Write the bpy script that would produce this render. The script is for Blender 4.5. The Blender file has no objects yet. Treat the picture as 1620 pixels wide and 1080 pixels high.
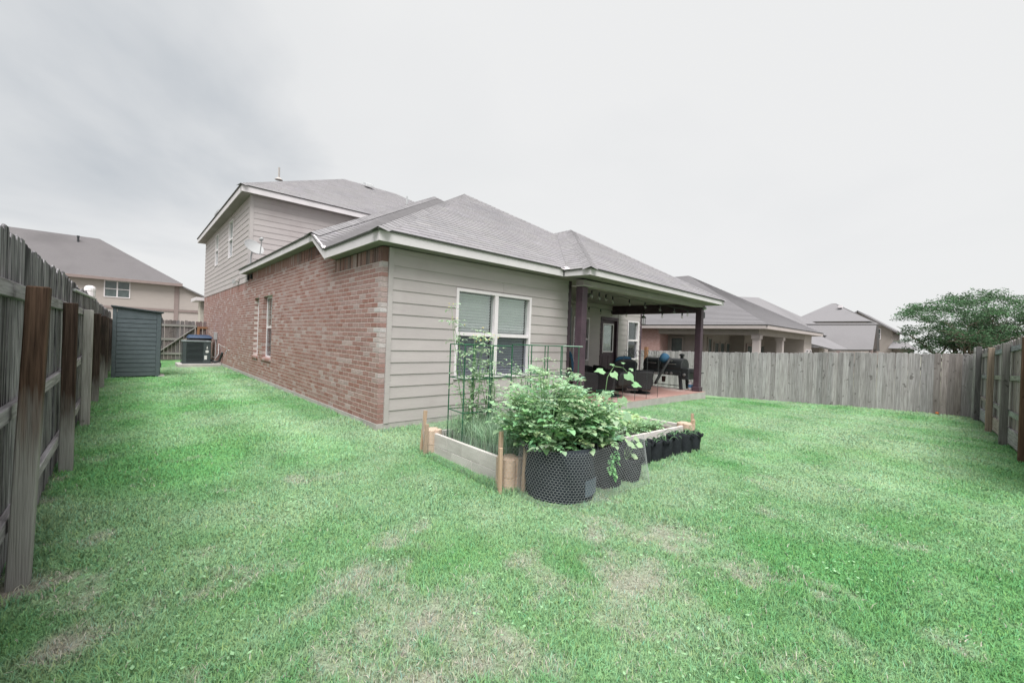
import bpy, math, random
import numpy as np
from mathutils import Vector, Matrix

# ------------------------------------------------------------------ camera, sky, sun, exposure
sc = bpy.context.scene
col = sc.collection
rnd = random.Random(11)

def _camera():
    yaw, pitch, roll = 0.8278, -0.0041, 0.0364
    f = Vector((math.cos(yaw)*math.cos(pitch), math.sin(yaw)*math.cos(pitch), math.sin(pitch)))
    r = Vector((math.sin(yaw), -math.cos(yaw), 0))
    u = r.cross(f)
    c, s = math.cos(roll), math.sin(roll)
    r2 = c*r + s*u
    u2 = -s*r + c*u
    cd = bpy.data.cameras.new('camera')
    cd.sensor_width = 36
    cd.lens = 662.11/1620*36
    cd.clip_end = 3000
    cd.clip_start = 0.05
    o = bpy.data.objects.new('camera', cd)
    col.objects.link(o)
    o.matrix_world = Matrix(((r2.x, u2.x, -f.x, -2.6795), (r2.y, u2.y, -f.y, -5.7432), (r2.z, u2.z, -f.z, 1.2866), (0, 0, 0, 1)))
    sc.camera = o
_camera()

SUN_EL, SUN_AZ = math.radians(62), math.radians(232)      # azimuth: direction the light comes from, from +X towards +Y
EXPO = 2.08
sc.view_settings.view_transform = 'Standard'
sc.view_settings.look = 'None'
sc.view_settings.gamma = 1
sc.view_settings.use_curve_mapping = False
sc.view_settings.exposure = EXPO

def _world():
    w = bpy.data.worlds.new('World')
    sc.world = w
    w.use_nodes = True
    n, l = w.node_tree.nodes, w.node_tree.links
    n.clear()
    out = n.new('ShaderNodeOutputWorld')
    bg = n.new('ShaderNodeBackground')
    bg.inputs['Strength'].default_value = 0.1
    sky = n.new('ShaderNodeTexSky')
    sky.sky_type = 'NISHITA'
    sky.sun_disc = False
    sky.sun_elevation = SUN_EL
    sky.sun_rotation = math.pi/2 - SUN_AZ
    tc = n.new('ShaderNodeTexCoord')
    sep = n.new('ShaderNodeSeparateXYZ')
    l.new(tc.outputs['Generated'], sep.inputs[0])
    add = n.new('ShaderNodeMath'); add.operation = 'MAXIMUM'; add.inputs[1].default_value = 0.0
    l.new(sep.outputs['Z'], add.inputs[0])
    ad2 = n.new('ShaderNodeMath'); ad2.operation = 'ADD'; ad2.inputs[1].default_value = 0.22
    l.new(add.outputs[0], ad2.inputs[0])
    comb = n.new('ShaderNodeCombineXYZ')
    for k in 'XY':
        d = n.new('ShaderNodeMath'); d.operation = 'DIVIDE'
        l.new(sep.outputs[k], d.inputs[0]); l.new(ad2.outputs[0], d.inputs[1])
        l.new(d.outputs[0], comb.inputs[k])
    mp = n.new('ShaderNodeMapping')
    mp.inputs['Location'].default_value = (0.62, 0.35, 0)
    l.new(comb.outputs[0], mp.inputs[0])
    nz = n.new('ShaderNodeTexNoise')
    nz.inputs['Scale'].default_value = 0.8
    nz.inputs['Detail'].default_value = 7
    nz.inputs['Roughness'].default_value = 0.5
    nz.inputs['Distortion'].default_value = 0.35
    l.new(mp.outputs[0], nz.inputs['Vector'])
    k = 10.0/2**EXPO
    # a grey bank of thicker cloud low over the north, breaking up by noise
    vn = n.new('ShaderNodeVectorMath'); vn.operation = 'NORMALIZE'; l.new(tc.outputs['Generated'], vn.inputs[0])
    dt = n.new('ShaderNodeVectorMath'); dt.operation = 'DOT_PRODUCT'; dt.inputs[1].default_value = (-0.16, 0.90, 0.40)
    l.new(vn.outputs[0], dt.inputs[0])
    bk = n.new('ShaderNodeMapRange'); bk.interpolation_type = 'SMOOTHSTEP'
    bk.inputs['From Min'].default_value = 0.84; bk.inputs['From Max'].default_value = 0.995
    bk.inputs['To Min'].default_value = 0.0; bk.inputs['To Max'].default_value = 0.33
    l.new(dt.outputs['Value'], bk.inputs['Value'])
    sm = n.new('ShaderNodeMath'); sm.operation = 'SUBTRACT'
    l.new(nz.outputs['Fac'], sm.inputs[0]); l.new(bk.outputs[0], sm.inputs[1])
    rp = n.new('ShaderNodeValToRGB')
    e = rp.color_ramp.elements
    e[0].position = 0.02; e[0].color = (0.47*k, 0.51*k, 0.555*k, 1)
    e[1].position = 0.47; e[1].color = (0.845*k, 0.85*k, 0.85*k, 1)
    m = rp.color_ramp.elements.new(0.27); m.color = (0.80*k, 0.81*k, 0.815*k, 1)
    l.new(sm.outputs[0], rp.inputs['Fac'])
    mr = n.new('ShaderNodeMapRange')
    mr.inputs['From Min'].default_value = 0.0; mr.inputs['From Max'].default_value = 0.28
    mr.inputs['To Min'].default_value = 0.9; mr.inputs['To Max'].default_value = 0.0
    l.new(add.outputs[0], mr.inputs['Value'])
    mh = n.new('ShaderNodeMix'); mh.data_type = 'RGBA'
    l.new(mr.outputs[0], mh.inputs['Factor'])
    l.new(rp.outputs['Color'], mh.inputs['A'])
    mh.inputs['B'].default_value = (0.84*k, 0.845*k, 0.845*k, 1)
    mx = n.new('ShaderNodeMix'); mx.data_type = 'RGBA'
    mx.inputs['Factor'].default_value = 0.992
    l.new(sky.outputs[0], mx.inputs['A']); l.new(mh.outputs['Result'], mx.inputs['B'])
    l.new(mx.outputs['Result'], bg.inputs['Color'])
    l.new(bg.outputs[0], out.inputs['Surface'])
_world()

def _sun():
    ld = bpy.data.lights.new('sun', 'SUN')
    ld.energy = 1.5
    ld.angle = math.radians(45)
    ld.color = (1.0, 0.98, 0.95)
    o = bpy.data.objects.new('sun', ld)
    col.objects.link(o)
    d = Vector((math.cos(SUN_EL)*math.cos(SUN_AZ), math.cos(SUN_EL)*math.sin(SUN_AZ), math.sin(SUN_EL)))
    o.rotation_euler = d.to_track_quat('Z', 'Y').to_euler()
_sun()

# ------------------------------------------------------------------ helpers
OFF = {}

def tag(o, label=None, cat=None, group=None, kind=None):
    if label: o['label'] = label
    if cat: o['category'] = cat
    if group: o['group'] = group
    if kind: o['kind'] = kind
    return o

def thing(name, label, cat, loc=(0, 0, 0), rz=0.0, group=None, local=False):
    o = bpy.data.objects.new(name, None)
    o.empty_display_size = 0.2
    o.location = loc
    o.rotation_euler = (0, 0, rz)
    col.objects.link(o)
    OFF[o.name] = Vector((0, 0, 0)) if local else Vector(loc)
    return tag(o, label, cat, group)

def copy_tree(o, parent=None):
    c = o.copy()
    col.objects.link(c)
    c.parent = parent
    for ch in list(o.children):
        copy_tree(ch, c)
    return c

class MB:
    """collects geometry for one mesh object"""
    def __init__(s):
        s.v = []; s.f = []; s.c = []
    def add(s, vs, fs, c=None):
        b = len(s.v)
        s.v.extend(tuple(p) for p in vs)
        for f in fs:
            s.f.append(tuple(b+i for i in f))
            s.c.append(c)
        return s
    def hexa(s, p, c=None):
        return s.add(p, [(0, 3, 2, 1), (4, 5, 6, 7), (0, 1, 5, 4), (1, 2, 6, 5), (2, 3, 7, 6), (3, 0, 4, 7)], c)
    def box(s, a, b, c=None):
        x0, y0, z0 = a; x1, y1, z1 = b
        return s.hexa([(x0, y0, z0), (x1, y0, z0), (x1, y1, z0), (x0, y1, z0), (x0, y0, z1), (x1, y0, z1), (x1, y1, z1), (x0, y1, z1)], c)
    def fbox(s, F, s0, s1, z0, z1, d0, d1, c=None):
        return s.hexa([F(s0, z0, d0), F(s1, z0, d0), F(s1, z0, d1), F(s0, z0, d1), F(s0, z1, d0), F(s1, z1, d0), F(s1, z1, d1), F(s0, z1, d1)], c)
    def bar(s, a, b, w, h, up=(0, 0, 1), c=None):
        a = Vector(a); b = Vector(b); t = (b-a).normalized()
        up = Vector(up)
        if abs(t.dot(up)) > 0.98: up = Vector((1, 0, 0))
        x = t.cross(up).normalized()*w/2; y = x.cross(t).normalized()*h/2
        return s.hexa([a-x-y, a+x-y, a+x+y, a-x+y, b-x-y, b+x-y, b+x+y, b-x+y], c)
    def tube(s, pts, r, n=6, cap=True, c=None):
        P = [Vector(p) for p in pts]
        k = len(P)
        rs = r if isinstance(r, (list, tuple)) else [r]*k
        rings = []
        ref = Vector((0, 0, 1))
        t0 = (P[1]-P[0]).normalized()
        if abs(t0.dot(ref)) > 0.9: ref = Vector((1, 0, 0))
        x = t0.cross(ref).normalized()
        vs = []
        for i in range(k):
            t = (P[min(i+1, k-1)]-P[max(i-1, 0)])
            t = t.normalized() if t.length > 1e-9 else t0
            x = (x - t*x.dot(t))
            x = x.normalized() if x.length > 1e-6 else t.orthogonal().normalized()
            y = t.cross(x)
            for j in range(n):
                a = 2*math.pi*j/n
                vs.append(P[i] + (x*math.cos(a) + y*math.sin(a))*rs[i])
        fs = []
        for i in range(k-1):
            for j in range(n):
                j2 = (j+1) % n
                fs.append((i*n+j, i*n+j2, (i+1)*n+j2, (i+1)*n+j))
        if cap:
            fs.append(tuple(reversed(range(n))))
            fs.append(tuple((k-1)*n+j for j in range(n)))
        return s.add(vs, fs, c)
    def lathe(s, o, prof, n=16, c=None, axis=(0, 0, 1)):
        ax = Vector(axis).normalized(); x = ax.orthogonal().normalized(); y = ax.cross(x); o = Vector(o)
        vs = []
        for (r, z) in prof:
            for j in range(n):
                a = 2*math.pi*j/n
                vs.append(o + ax*z + (x*math.cos(a)+y*math.sin(a))*r)
        fs = []
        for i in range(len(prof)-1):
            for j in range(n):
                j2 = (j+1) % n
                fs.append((i*n+j, i*n+j2, (i+1)*n+j2, (i+1)*n+j))
        if prof[0][0] > 1e-6: fs.append(tuple(reversed(range(n))))
        if prof[-1][0] > 1e-6: fs.append(tuple((len(prof)-1)*n+j for j in range(n)))
        return s.add(vs, fs, c)
    def prism(s, pts, vec, c=None):
        vec = Vector(vec); n = len(pts)
        vs = [Vector(p) for p in pts] + [Vector(p)+vec for p in pts]
        fs = [tuple(reversed(range(n))), tuple(range(n, 2*n))] + [(i, (i+1) % n, n+(i+1) % n, n+i) for i in range(n)]
        return s.add(vs, fs, c)
    def poly(s, pts, c=None):
        return s.add(pts, [tuple(range(len(pts)))], c)
    def mesh(s, name, m, off=Vector((0, 0, 0)), smooth=False):
        me = bpy.data.meshes.new(name)
        me.from_pydata([tuple(Vector(p)-off) for p in s.v], [], s.f)
        me.materials.append(m)
        if any(c is not None for c in s.c):
            a = me.color_attributes.new('Col', 'FLOAT_COLOR', 'CORNER')
            buf = []
            for f, c in zip(s.f, s.c):
                c = c or (1, 1, 1)
                buf.extend((c[0], c[1], c[2], 1.0)*len(f))
            a.data.foreach_set('color', buf)
        if smooth:
            me.polygons.foreach_set('use_smooth', [True]*len(me.polygons))
        return me
    def build(s, name, m, par=None, smooth=False, kind=None, bevel=0, label=None, cat=None, group=None, color=None):
        off = OFF.get(par.name, Vector((0, 0, 0))) if par else Vector((0, 0, 0))
        o = bpy.data.objects.new(name, s.mesh(name, m, off, smooth))
        col.objects.link(o)
        if par: o.parent = par
        OFF[o.name] = off
        tag(o, label, cat, group, kind)
        if color: o.color = (*color, 1)
        if bevel:
            b = o.modifiers.new('bevel', 'BEVEL'); b.width = bevel; b.segments = 1; b.limit_method = 'ANGLE'
        return o

def place(name, me, par, loc, color=None, rot=None, scale=None):
    o = bpy.data.objects.new(name, me)
    o.location = Vector(loc) - (OFF[par.name] if par else Vector((0, 0, 0)))
    if rot: o.rotation_euler = rot
    if scale: o.scale = scale
    if color: o.color = (*color, 1)
    col.objects.link(o)
    o.parent = par
    OFF[o.name] = Vector(loc)
    return o

def frame(O, u, n):
    O = Vector(O); u = Vector(u); n = Vector(n)
    return lambda s, z, d: O + u*s + n*d + Vector((0, 0, z))

def srgb(r, g, b):
    f = lambda c: ((c/255)/12.92 if c/255 < 0.04045 else ((c/255+0.055)/1.055)**2.4)
    return (f(r), f(g), f(b))

# ------------------------------------------------------------------ materials
MATS = {}
def pmat(name, c1, c2=None, scale=4.0, stretch=(1, 1, 1), rough=0.75, bump=0.15, bscale=60, spec=0.25, metal=0.0,
         objcol=False, attr=False, lo=0.35, hi=0.65, detail=6, trans=0.0, bdist=0.01, stain=None, coat=0):
    m = bpy.data.materials.new(name)
    m.use_nodes = True
    n, l = m.node_tree.nodes, m.node_tree.links
    b = n['Principled BSDF']
    b.inputs['Roughness'].default_value = rough
    b.inputs['Metallic'].default_value = metal
    b.inputs['Specular IOR Level'].default_value = spec
    if coat: b.inputs['Coat Weight'].default_value = coat
    g = n.new('ShaderNodeNewGeometry')
    oi = n.new('ShaderNodeObjectInfo')
    mul = n.new('ShaderNodeVectorMath'); mul.operation = 'MULTIPLY'
    mul.inputs[1].default_value = stretch
    l.new(g.outputs['Position'], mul.inputs[0])
    sh = n.new('ShaderNodeVectorMath'); sh.operation = 'MULTIPLY_ADD'
    cmb = n.new('ShaderNodeCombineXYZ')
    for k in 'XYZ': l.new(oi.outputs['Random'], cmb.inputs[k])
    l.new(cmb.outputs[0], sh.inputs[0]); sh.inputs[1].default_value = (37.0, 53.0, 71.0)
    l.new(mul.outputs[0], sh.inputs[2])
    nz = n.new('ShaderNodeTexNoise')
    nz.inputs['Scale'].default_value = scale; nz.inputs['Detail'].default_value = detail; nz.inputs['Roughness'].default_value = 0.62
    l.new(sh.outputs[0], nz.inputs['Vector'])
    mr = n.new('ShaderNodeMapRange')
    mr.inputs['From Min'].default_value = lo; mr.inputs['From Max'].default_value = hi
    l.new(nz.outputs['Fac'], mr.inputs['Value'])
    mx = n.new('ShaderNodeMix'); mx.data_type = 'RGBA'
    c2 = c2 or tuple(x*0.82 for x in c1)
    mx.inputs['A'].default_value = (*c1, 1); mx.inputs['B'].default_value = (*c2, 1)
    l.new(mr.outputs[0], mx.inputs['Factor'])
    cur = mx.outputs['Result']
    if stain:                      # (colour, noise scale, threshold lo, hi, stretch)
        sc_, ss, a_, b_, st = stain
        m2 = n.new('ShaderNodeVectorMath'); m2.operation = 'MULTIPLY'; m2.inputs[1].default_value = st
        l.new(sh.outputs[0] if stretch == (1, 1, 1) else g.outputs['Position'], m2.inputs[0])
        n2 = n.new('ShaderNodeTexNoise'); n2.inputs['Scale'].default_value = ss; n2.inputs['Detail'].default_value = 5
        l.new(m2.outputs[0], n2.inputs['Vector'])
        r2 = n.new('ShaderNodeMapRange'); r2.inputs['From Min'].default_value = a_; r2.inputs['From Max'].default_value = b_
        l.new(n2.outputs['Fac'], r2.inputs['Value'])
        x2 = n.new('ShaderNodeMix'); x2.data_type = 'RGBA'
        l.new(r2.outputs[0], x2.inputs['Factor']); l.new(cur, x2.inputs['A']); x2.inputs['B'].default_value = (*sc_, 1)
        cur = x2.outputs['Result']
    for on_, src in ((objcol, oi.outputs['Color']), (attr, None)):
        if on_:
            if src is None:
                at = n.new('ShaderNodeVertexColor'); at.layer_name = 'Col'; src = at.outputs['Color']
            mm = n.new('ShaderNodeMix'); mm.data_type = 'RGBA'; mm.blend_type = 'MULTIPLY'; mm.inputs['Factor'].default_value = 1
            l.new(cur, mm.inputs['A']); l.new(src, mm.inputs['B']); cur = mm.outputs['Result']
    l.new(cur, b.inputs['Base Color'])
    if bump:
        nb = n.new('ShaderNodeTexNoise'); nb.inputs['Scale'].default_value = bscale; nb.inputs['Detail'].default_value = 5
        l.new(sh.outputs[0], nb.inputs['Vector'])
        bp = n.new('ShaderNodeBump'); bp.inputs['Strength'].default_value = bump; bp.inputs['Distance'].default_value = bdist
        l.new(nb.outputs['Fac'], bp.inputs['Height']); l.new(bp.outputs[0], b.inputs['Normal'])
    if trans:
        out = n['Material Output']
        tr = n.new('ShaderNodeBsdfTranslucent'); l.new(cur, tr.inputs['Color'])
        ms = n.new('ShaderNodeMixShader'); ms.inputs[0].default_value = trans
        l.new(b.outputs[0], ms.inputs[1]); l.new(tr.outputs[0], ms.inputs[2]); l.new(ms.outputs[0], out.inputs['Surface'])
    MATS[name] = m
    return m

def glassmat(name, tint=(0.92, 0.95, 0.94), base=0.07):
    m = bpy.data.materials.new(name)
    m.use_nodes = True
    n, l = m.node_tree.nodes, m.node_tree.links
    n.clear()
    out = n.new('ShaderNodeOutputMaterial')
    t = n.new('ShaderNodeBsdfTransparent'); t.inputs[0].default_value = (*tint, 1)
    g = n.new('ShaderNodeBsdfGlossy'); g.inputs['Roughness'].default_value = 0.03; g.inputs['Color'].default_value = (0.9, 0.95, 0.95, 1)
    ge = n.new('ShaderNodeNewGeometry'); dt = n.new('ShaderNodeVectorMath'); dt.operation = 'DOT_PRODUCT'
    l.new(ge.outputs['Normal'], dt.inputs[0]); l.new(ge.outputs['Incoming'], dt.inputs[1])
    ab = n.new('ShaderNodeMath'); ab.operation = 'ABSOLUTE'; l.new(dt.outputs['Value'], ab.inputs[0])
    om = n.new('ShaderNodeMath'); om.operation = 'SUBTRACT'; om.inputs[0].default_value = 1; l.new(ab.outputs[0], om.inputs[1])
    pw = n.new('ShaderNodeMath'); pw.operation = 'POWER'; pw.inputs[1].default_value = 4.5; l.new(om.outputs[0], pw.inputs[0])
    a = n.new('ShaderNodeMath'); a.operation = 'ADD'; a.inputs[1].default_value = base; a.use_clamp = True
    l.new(pw.outputs[0], a.inputs[0])
    ms = n.new('ShaderNodeMixShader')
    l.new(a.outputs[0], ms.inputs[0]); l.new(t.outputs[0], ms.inputs[1]); l.new(g.outputs[0], ms.inputs[2]); l.new(ms.outputs[0], out.inputs['Surface'])
    return m

M_brick = pmat('brick_clay', (1, 1, 1), (0.80, 0.80, 0.82), scale=30, rough=0.9, bump=0.5, bscale=90, objcol=True, attr=True, spec=0.1)
M_mortar = pmat('mortar', (0.57, 0.495, 0.475), (0.48, 0.415, 0.395), scale=12, rough=0.95, bump=0.4, bscale=120, spec=0.1)
M_side = pmat('painted_siding', (0.43, 0.395, 0.392), (0.396, 0.364, 0.361), scale=1.6, rough=0.6, bump=0.12, bscale=14, stretch=(1, 1, 5), objcol=True,
              stain=((0.35, 0.31, 0.31), 0.9, 0.55, 0.75, (1.0, 1.0, 0.6)))
M_trim = pmat('trim_paint', (0.43, 0.40, 0.395), (0.38, 0.352, 0.348), scale=3, rough=0.55, bump=0.05, objcol=True)
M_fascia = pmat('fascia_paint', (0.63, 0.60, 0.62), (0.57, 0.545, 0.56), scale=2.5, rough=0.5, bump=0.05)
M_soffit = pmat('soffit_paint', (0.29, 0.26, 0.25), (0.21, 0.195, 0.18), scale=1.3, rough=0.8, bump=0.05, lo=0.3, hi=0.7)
M_white = pmat('white_vinyl', (0.72, 0.68, 0.70), (0.66, 0.62, 0.64), scale=5, rough=0.4, bump=0)
M_shing = pmat('asphalt_shingle', (0.250, 0.243, 0.252), (0.222, 0.215, 0.224), scale=35, rough=0.95, bump=0.3, bscale=200, attr=True, spec=0.1,
               stain=((0.205, 0.20, 0.21), 0.7, 0.5, 0.75, (1, 1, 1)))
M_deck = pmat('roof_deck', (0.13, 0.125, 0.13), rough=0.9, bump=0)
M_conc = pmat('concrete', (0.42, 0.40, 0.385), (0.33, 0.31, 0.30), scale=5, rough=0.9, bump=0.3, bscale=70)
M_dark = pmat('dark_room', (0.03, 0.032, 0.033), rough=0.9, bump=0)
M_blind = pmat('blind_slats', (0.84, 0.82, 0.84), (0.80, 0.78, 0.80), rough=0.5, bump=0)
M_glass = glassmat('window_glass')
M_screen = glassmat('screened_glass', (0.78, 0.80, 0.83), 0.06)
M_purple = pmat('plum_paint', (0.085, 0.055, 0.072), (0.06, 0.04, 0.052), scale=4, rough=0.45, bump=0.05)
M_terra = pmat('red_patio_stain', (0.40, 0.235, 0.205), (0.33, 0.19, 0.165), scale=2.0, rough=0.5, bump=0.08, stain=((0.5, 0.4, 0.37), 1.1, 0.5, 0.7, (1, 1, 1)))
M_black = pmat('black_metal', (0.026, 0.029, 0.033), (0.035, 0.039, 0.043), rough=0.42, bump=0.05, spec=0.5)
M_steel = pmat('brushed_steel', (0.55, 0.55, 0.56), rough=0.35, metal=0.8, bump=0)
M_gray = pmat('grey_galvanised', (0.45, 0.46, 0.47), rough=0.5, metal=0.3, bump=0.05)

# ------------------------------------------------------------------ terrain
_G = np.array([(0, 0, -.09), (0, 4, -.09), (0, 10, -.10), (0, 18, -.12), (-3.2, -2, -.19), (-3.2, 3, -.16), (-3.2, 10, -.15), (-1.5, 10, -.14),
    (-1, 17, -.15), (-3, 17.6, -.15), (2, -.3, -.1), (0, -1.2, -.14), (0, -2.8, -.17), (3.5, -2.9, -.2), (4.2, -.7, -.15), (7, -.7, -.18),
    (9.8, -.7, -.23), (14.6, 1.2, -.66), (14.6, -1.4, -.57), (14.6, -4.1, -.44), (14.6, -5.9, -.40), (10, -6.2, -.35), (7.5, -6.4, -.31),
    (3, -6.4, -.25), (-2.7, -5.7, -.2), (-3, -7, -.2), (14.6, 5, -.72), (11.5, 2, -.45), (0, -4.5, -.2), (5, -4, -.24), (10, -3, -.32), (14, 14, -.7), (8, 10, -.3)])
def _tps():
    P = _G[:, :2]; n = len(P)
    d2 = ((P[:, None]-P[None])**2).sum(-1)
    K = 0.5*d2*np.log(d2+1e-9) + 0.3*np.eye(n)
    A = np.zeros((n+3, n+3)); A[:n, :n] = K; A[:n, n] = 1; A[:n, n+1:] = P; A[n, :n] = 1; A[n+1:, :n] = P.T
    return np.linalg.solve(A, np.concatenate([_G[:, 2], np.zeros(3)]))
_W = _tps()
def ground_z(x, y):
    x = np.clip(np.asarray(x, float), -4, 15); y = np.clip(np.asarray(y, float), -7.5, 19)
    P = _G[:, :2]; n = len(P)
    d2 = (x[..., None]-P[:, 0])**2 + (y[..., None]-P[:, 1])**2
    return (0.5*d2*np.log(d2+1e-9)) @ _W[:n] + _W[n] + _W[n+1]*x + _W[n+2]*y
def gz(x, y): return float(ground_z(np.array([x]), np.array([y]))[0])

_rs = np.random.RandomState(5)
_LAT = _rs.rand(256, 256)
def vnoise(x, y):
    xi = np.floor(x).astype(int); yi = np.floor(y).astype(int); fx = x-xi; fy = y-yi
    fx = fx*fx*(3-2*fx); fy = fy*fy*(3-2*fy)
    L = lambda a, b: _LAT[a & 255, b & 255]
    return (L(xi, yi)*(1-fx)+L(xi+1, yi)*fx)*(1-fy) + (L(xi, yi+1)*(1-fx)+L(xi+1, yi+1)*fx)*fy
def fbm(x, y, o=4):
    s = 0; a = 0.5; t = 0
    for k in range(o):
        s = s + a*vnoise(x*2**k+17*k, y*2**k+31*k); t += a; a *= 0.5
    return s/t

DRY = [(-1.5, -3.72, .55, .9), (-.82, -4.12, .6, .9), (-.11, -4.24, .5, .75), (-1.81, -2.88, .35, .5), (.41, -4.66, .5, .6), (-1.45, -1.43, .3, .6),
       (.67, -4.11, .5, .6), (.39, -5.26, .4, .5), (-2.88, -2.5, .13, 1.0), (-2.84, -3.02, .12, 1.1), (-2.85, -1.8, .14, .7), (-1.43, -2.75, .35, .5), (-.83, -3.34, .5, .55),
       (-1.4, -4.2, .5, .9), (2.91, -4.42, .6, .35), (-3.05, -2.2, .15, 1.0), (-2.85, .61, .2, .7), (7.3, -4.2, .9, .15), (-1.2, -2.9, .4, .6), (1.5, -4.6, .7, .4), (-.5, -4.9, .6, .6), (0.45, -3.35, .35, .5)]
def dryness(x, y):
    d = np.zeros_like(x)
    for cx, cy, r, a in DRY:
        d = np.maximum(d, a*np.exp(-((x-cx)**2+(y-cy)**2)/(2*r*r)))
    d = d + 0.8*np.exp(-((x+3.2)/0.11)**2)           # bare strip along the side fence
    n1 = fbm(x*3.1+5, y*3.1+9); n2 = fbm(x*0.7+50, y*0.7+3)
    return np.clip((d*0.53 + 1.15*(n1-0.5) + 0.5*(fbm(x*9, y*9, 2)-0.5) + 0.3*(n2-0.5) - 0.33)*1.7, 0, 1)
def lawn_colour(x, y):
    """own colour of the turf: lush / pale / dry, also the mowing lanes (bent blades)"""
    d = dryness(x, y)[..., None]
    t = fbm(x*0.55+7, y*0.55+2); t2 = fbm(x*2.3+70, y*2.3+11)
    near_house = np.exp(-np.clip(-x, 0, 9)/1.0)*(y > 0)
    side = 0.42/(1+np.exp((x+1.3)*3)) + 0.40/(1+np.exp((y+5.25+0.12*(x-2))*4)) + 0.30*np.exp(-((y+1.0)/1.6)**2)*(x > 4)
    lush = np.clip(0.30 + side + 1.5*(t-0.52) + 1.2*(t2-0.5), 0, 1)[..., None]
    stripe = (0.5+0.5*np.sin(x*5.2+0.3*np.sin(y*0.4)))[..., None]*((y > -1) & (x < 0))[..., None]
    s2 = (0.5+0.5*np.sin(y*4.6+0.05*x))[..., None]*(x > 3.5)[..., None]
    pale = np.array([0.385, 0.575, 0.345]); green = np.array([0.19, 0.455, 0.17]); dry = np.array([0.46, 0.43, 0.40])
    c = green*lush + pale*(1-lush)
    c = c*(1+0.20*(stripe-0.5)+0.14*(s2-0.5))
    yel = np.clip((fbm(x*1.1+90, y*1.1+40)-0.55)*3, 0, 1)[..., None]
    c = c*(1-0.3*yel) + np.array([0.36, 0.56, 0.27])*0.3*yel
    c = c*(1-d*0.85) + dry*d*0.85
    out = ((x < -3.35) | (x > 14.75) | (y > 18) | (y < -7.6))[..., None]          # yards and streets beyond the fences: mixed paving, soil and thin grass
    mixg = np.array([0.30, 0.305, 0.25])*(0.8+0.4*fbm(x*0.2, y*0.2))[..., None]
    return np.where(out, mixg, c)

def _ground():
    xs = np.concatenate([[-900, -400, -200, -120, -80, -50, -30, -20, -14, -10, -7, -5.5, -4.6], np.arange(-4, 15.01, 0.11), [15.6, 17, 20, 24, 30, 40, 60, 90, 150, 250, 450, 900]])
    ys = np.concatenate([[-900, -400, -200, -100, -60, -30, -18, -12, -9], np.arange(-7.5, 3.0, 0.11), np.arange(3.0, 19.1, 0.22), [20, 22, 25, 30, 38, 50, 70, 100, 200, 400, 900]])
    X, Y = np.meshgrid(xs, ys, indexing='ij')
    Z = ground_z(X, Y) + 0.02*(fbm(X*1.5, Y*1.5)-0.5) - 0.012*dryness(X, Y)
    nx, ny = X.shape
    v = np.stack([X, Y, Z], -1).reshape(-1, 3)
    i = np.arange(nx*ny).reshape(nx, ny)
    q = np.stack([i[:-1, :-1], i[1:, :-1], i[1:, 1:], i[:-1, 1:]], -1).reshape(-1, 4)
    me = bpy.data.meshes.new('ground')
    me.vertices.add(len(v)); me.vertices.foreach_set('co', v.ravel())
    me.loops.add(q.size); me.loops.foreach_set('vertex_index', q.ravel().astype(np.int32))
    me.polygons.add(len(q)); me.polygons.foreach_set('loop_start', (np.arange(len(q))*4).astype(np.int32))
    me.update(); me.validate()
    c = lawn_colour(v[:, 0], v[:, 1]); d = dryness(v[:, 0], v[:, 1])[:, None]
    soil = np.array([0.33, 0.285, 0.26])
    dist = np.hypot(v[:, 0]+2.7, v[:, 1]+5.7)[:, None]
    c = c*0.86*(1-d*0.6) + soil*d*0.6
    a = me.color_attributes.new('Col', 'FLOAT_COLOR', 'POINT')
    a.data.foreach_set('color', np.concatenate([c, np.ones((len(c), 1))], 1).ravel())
    me.polygons.foreach_set('use_smooth', [True]*len(me.polygons))
    m = pmat('lawn_ground', (1, 1, 1), (0.62, 0.60, 0.58), scale=26, rough=0.95, bump=0.9, bscale=55, attr=True, spec=0.05, bdist=0.03)
    me.materials.append(m)
    o = bpy.data.objects.new('ground', me); col.objects.link(o)
    tag(o, kind='structure')
_ground()
# ------------------------------------------------------------------ generic building pieces
def wall_grid(F, L, z0, z1, d0, d1, openings, mb):
    """solid wall slab with rectangular openings (s0, s1, z0, z1)"""
    ss = sorted({L[0], L[1], *[max(L[0], o[0]) for o in openings], *[min(L[1], o[1]) for o in openings]})
    zs = sorted({z0, z1, *[o[2] for o in openings], *[o[3] for o in openings]})
    for a, b in zip(ss, ss[1:]):
        run = None
        for c, d in zip(zs, zs[1:]):
            hole = any(o[0] <= (a+b)/2 <= o[1] and o[2] <= (c+d)/2 <= o[3] for o in openings)
            if not hole:
                run = (run[0], d) if run else (c, d)
            if hole or d == zs[-1]:
                if run: mb.fbox(F, a, b, run[0], run[1], d0, d1)
                run = None
    return mb

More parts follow.
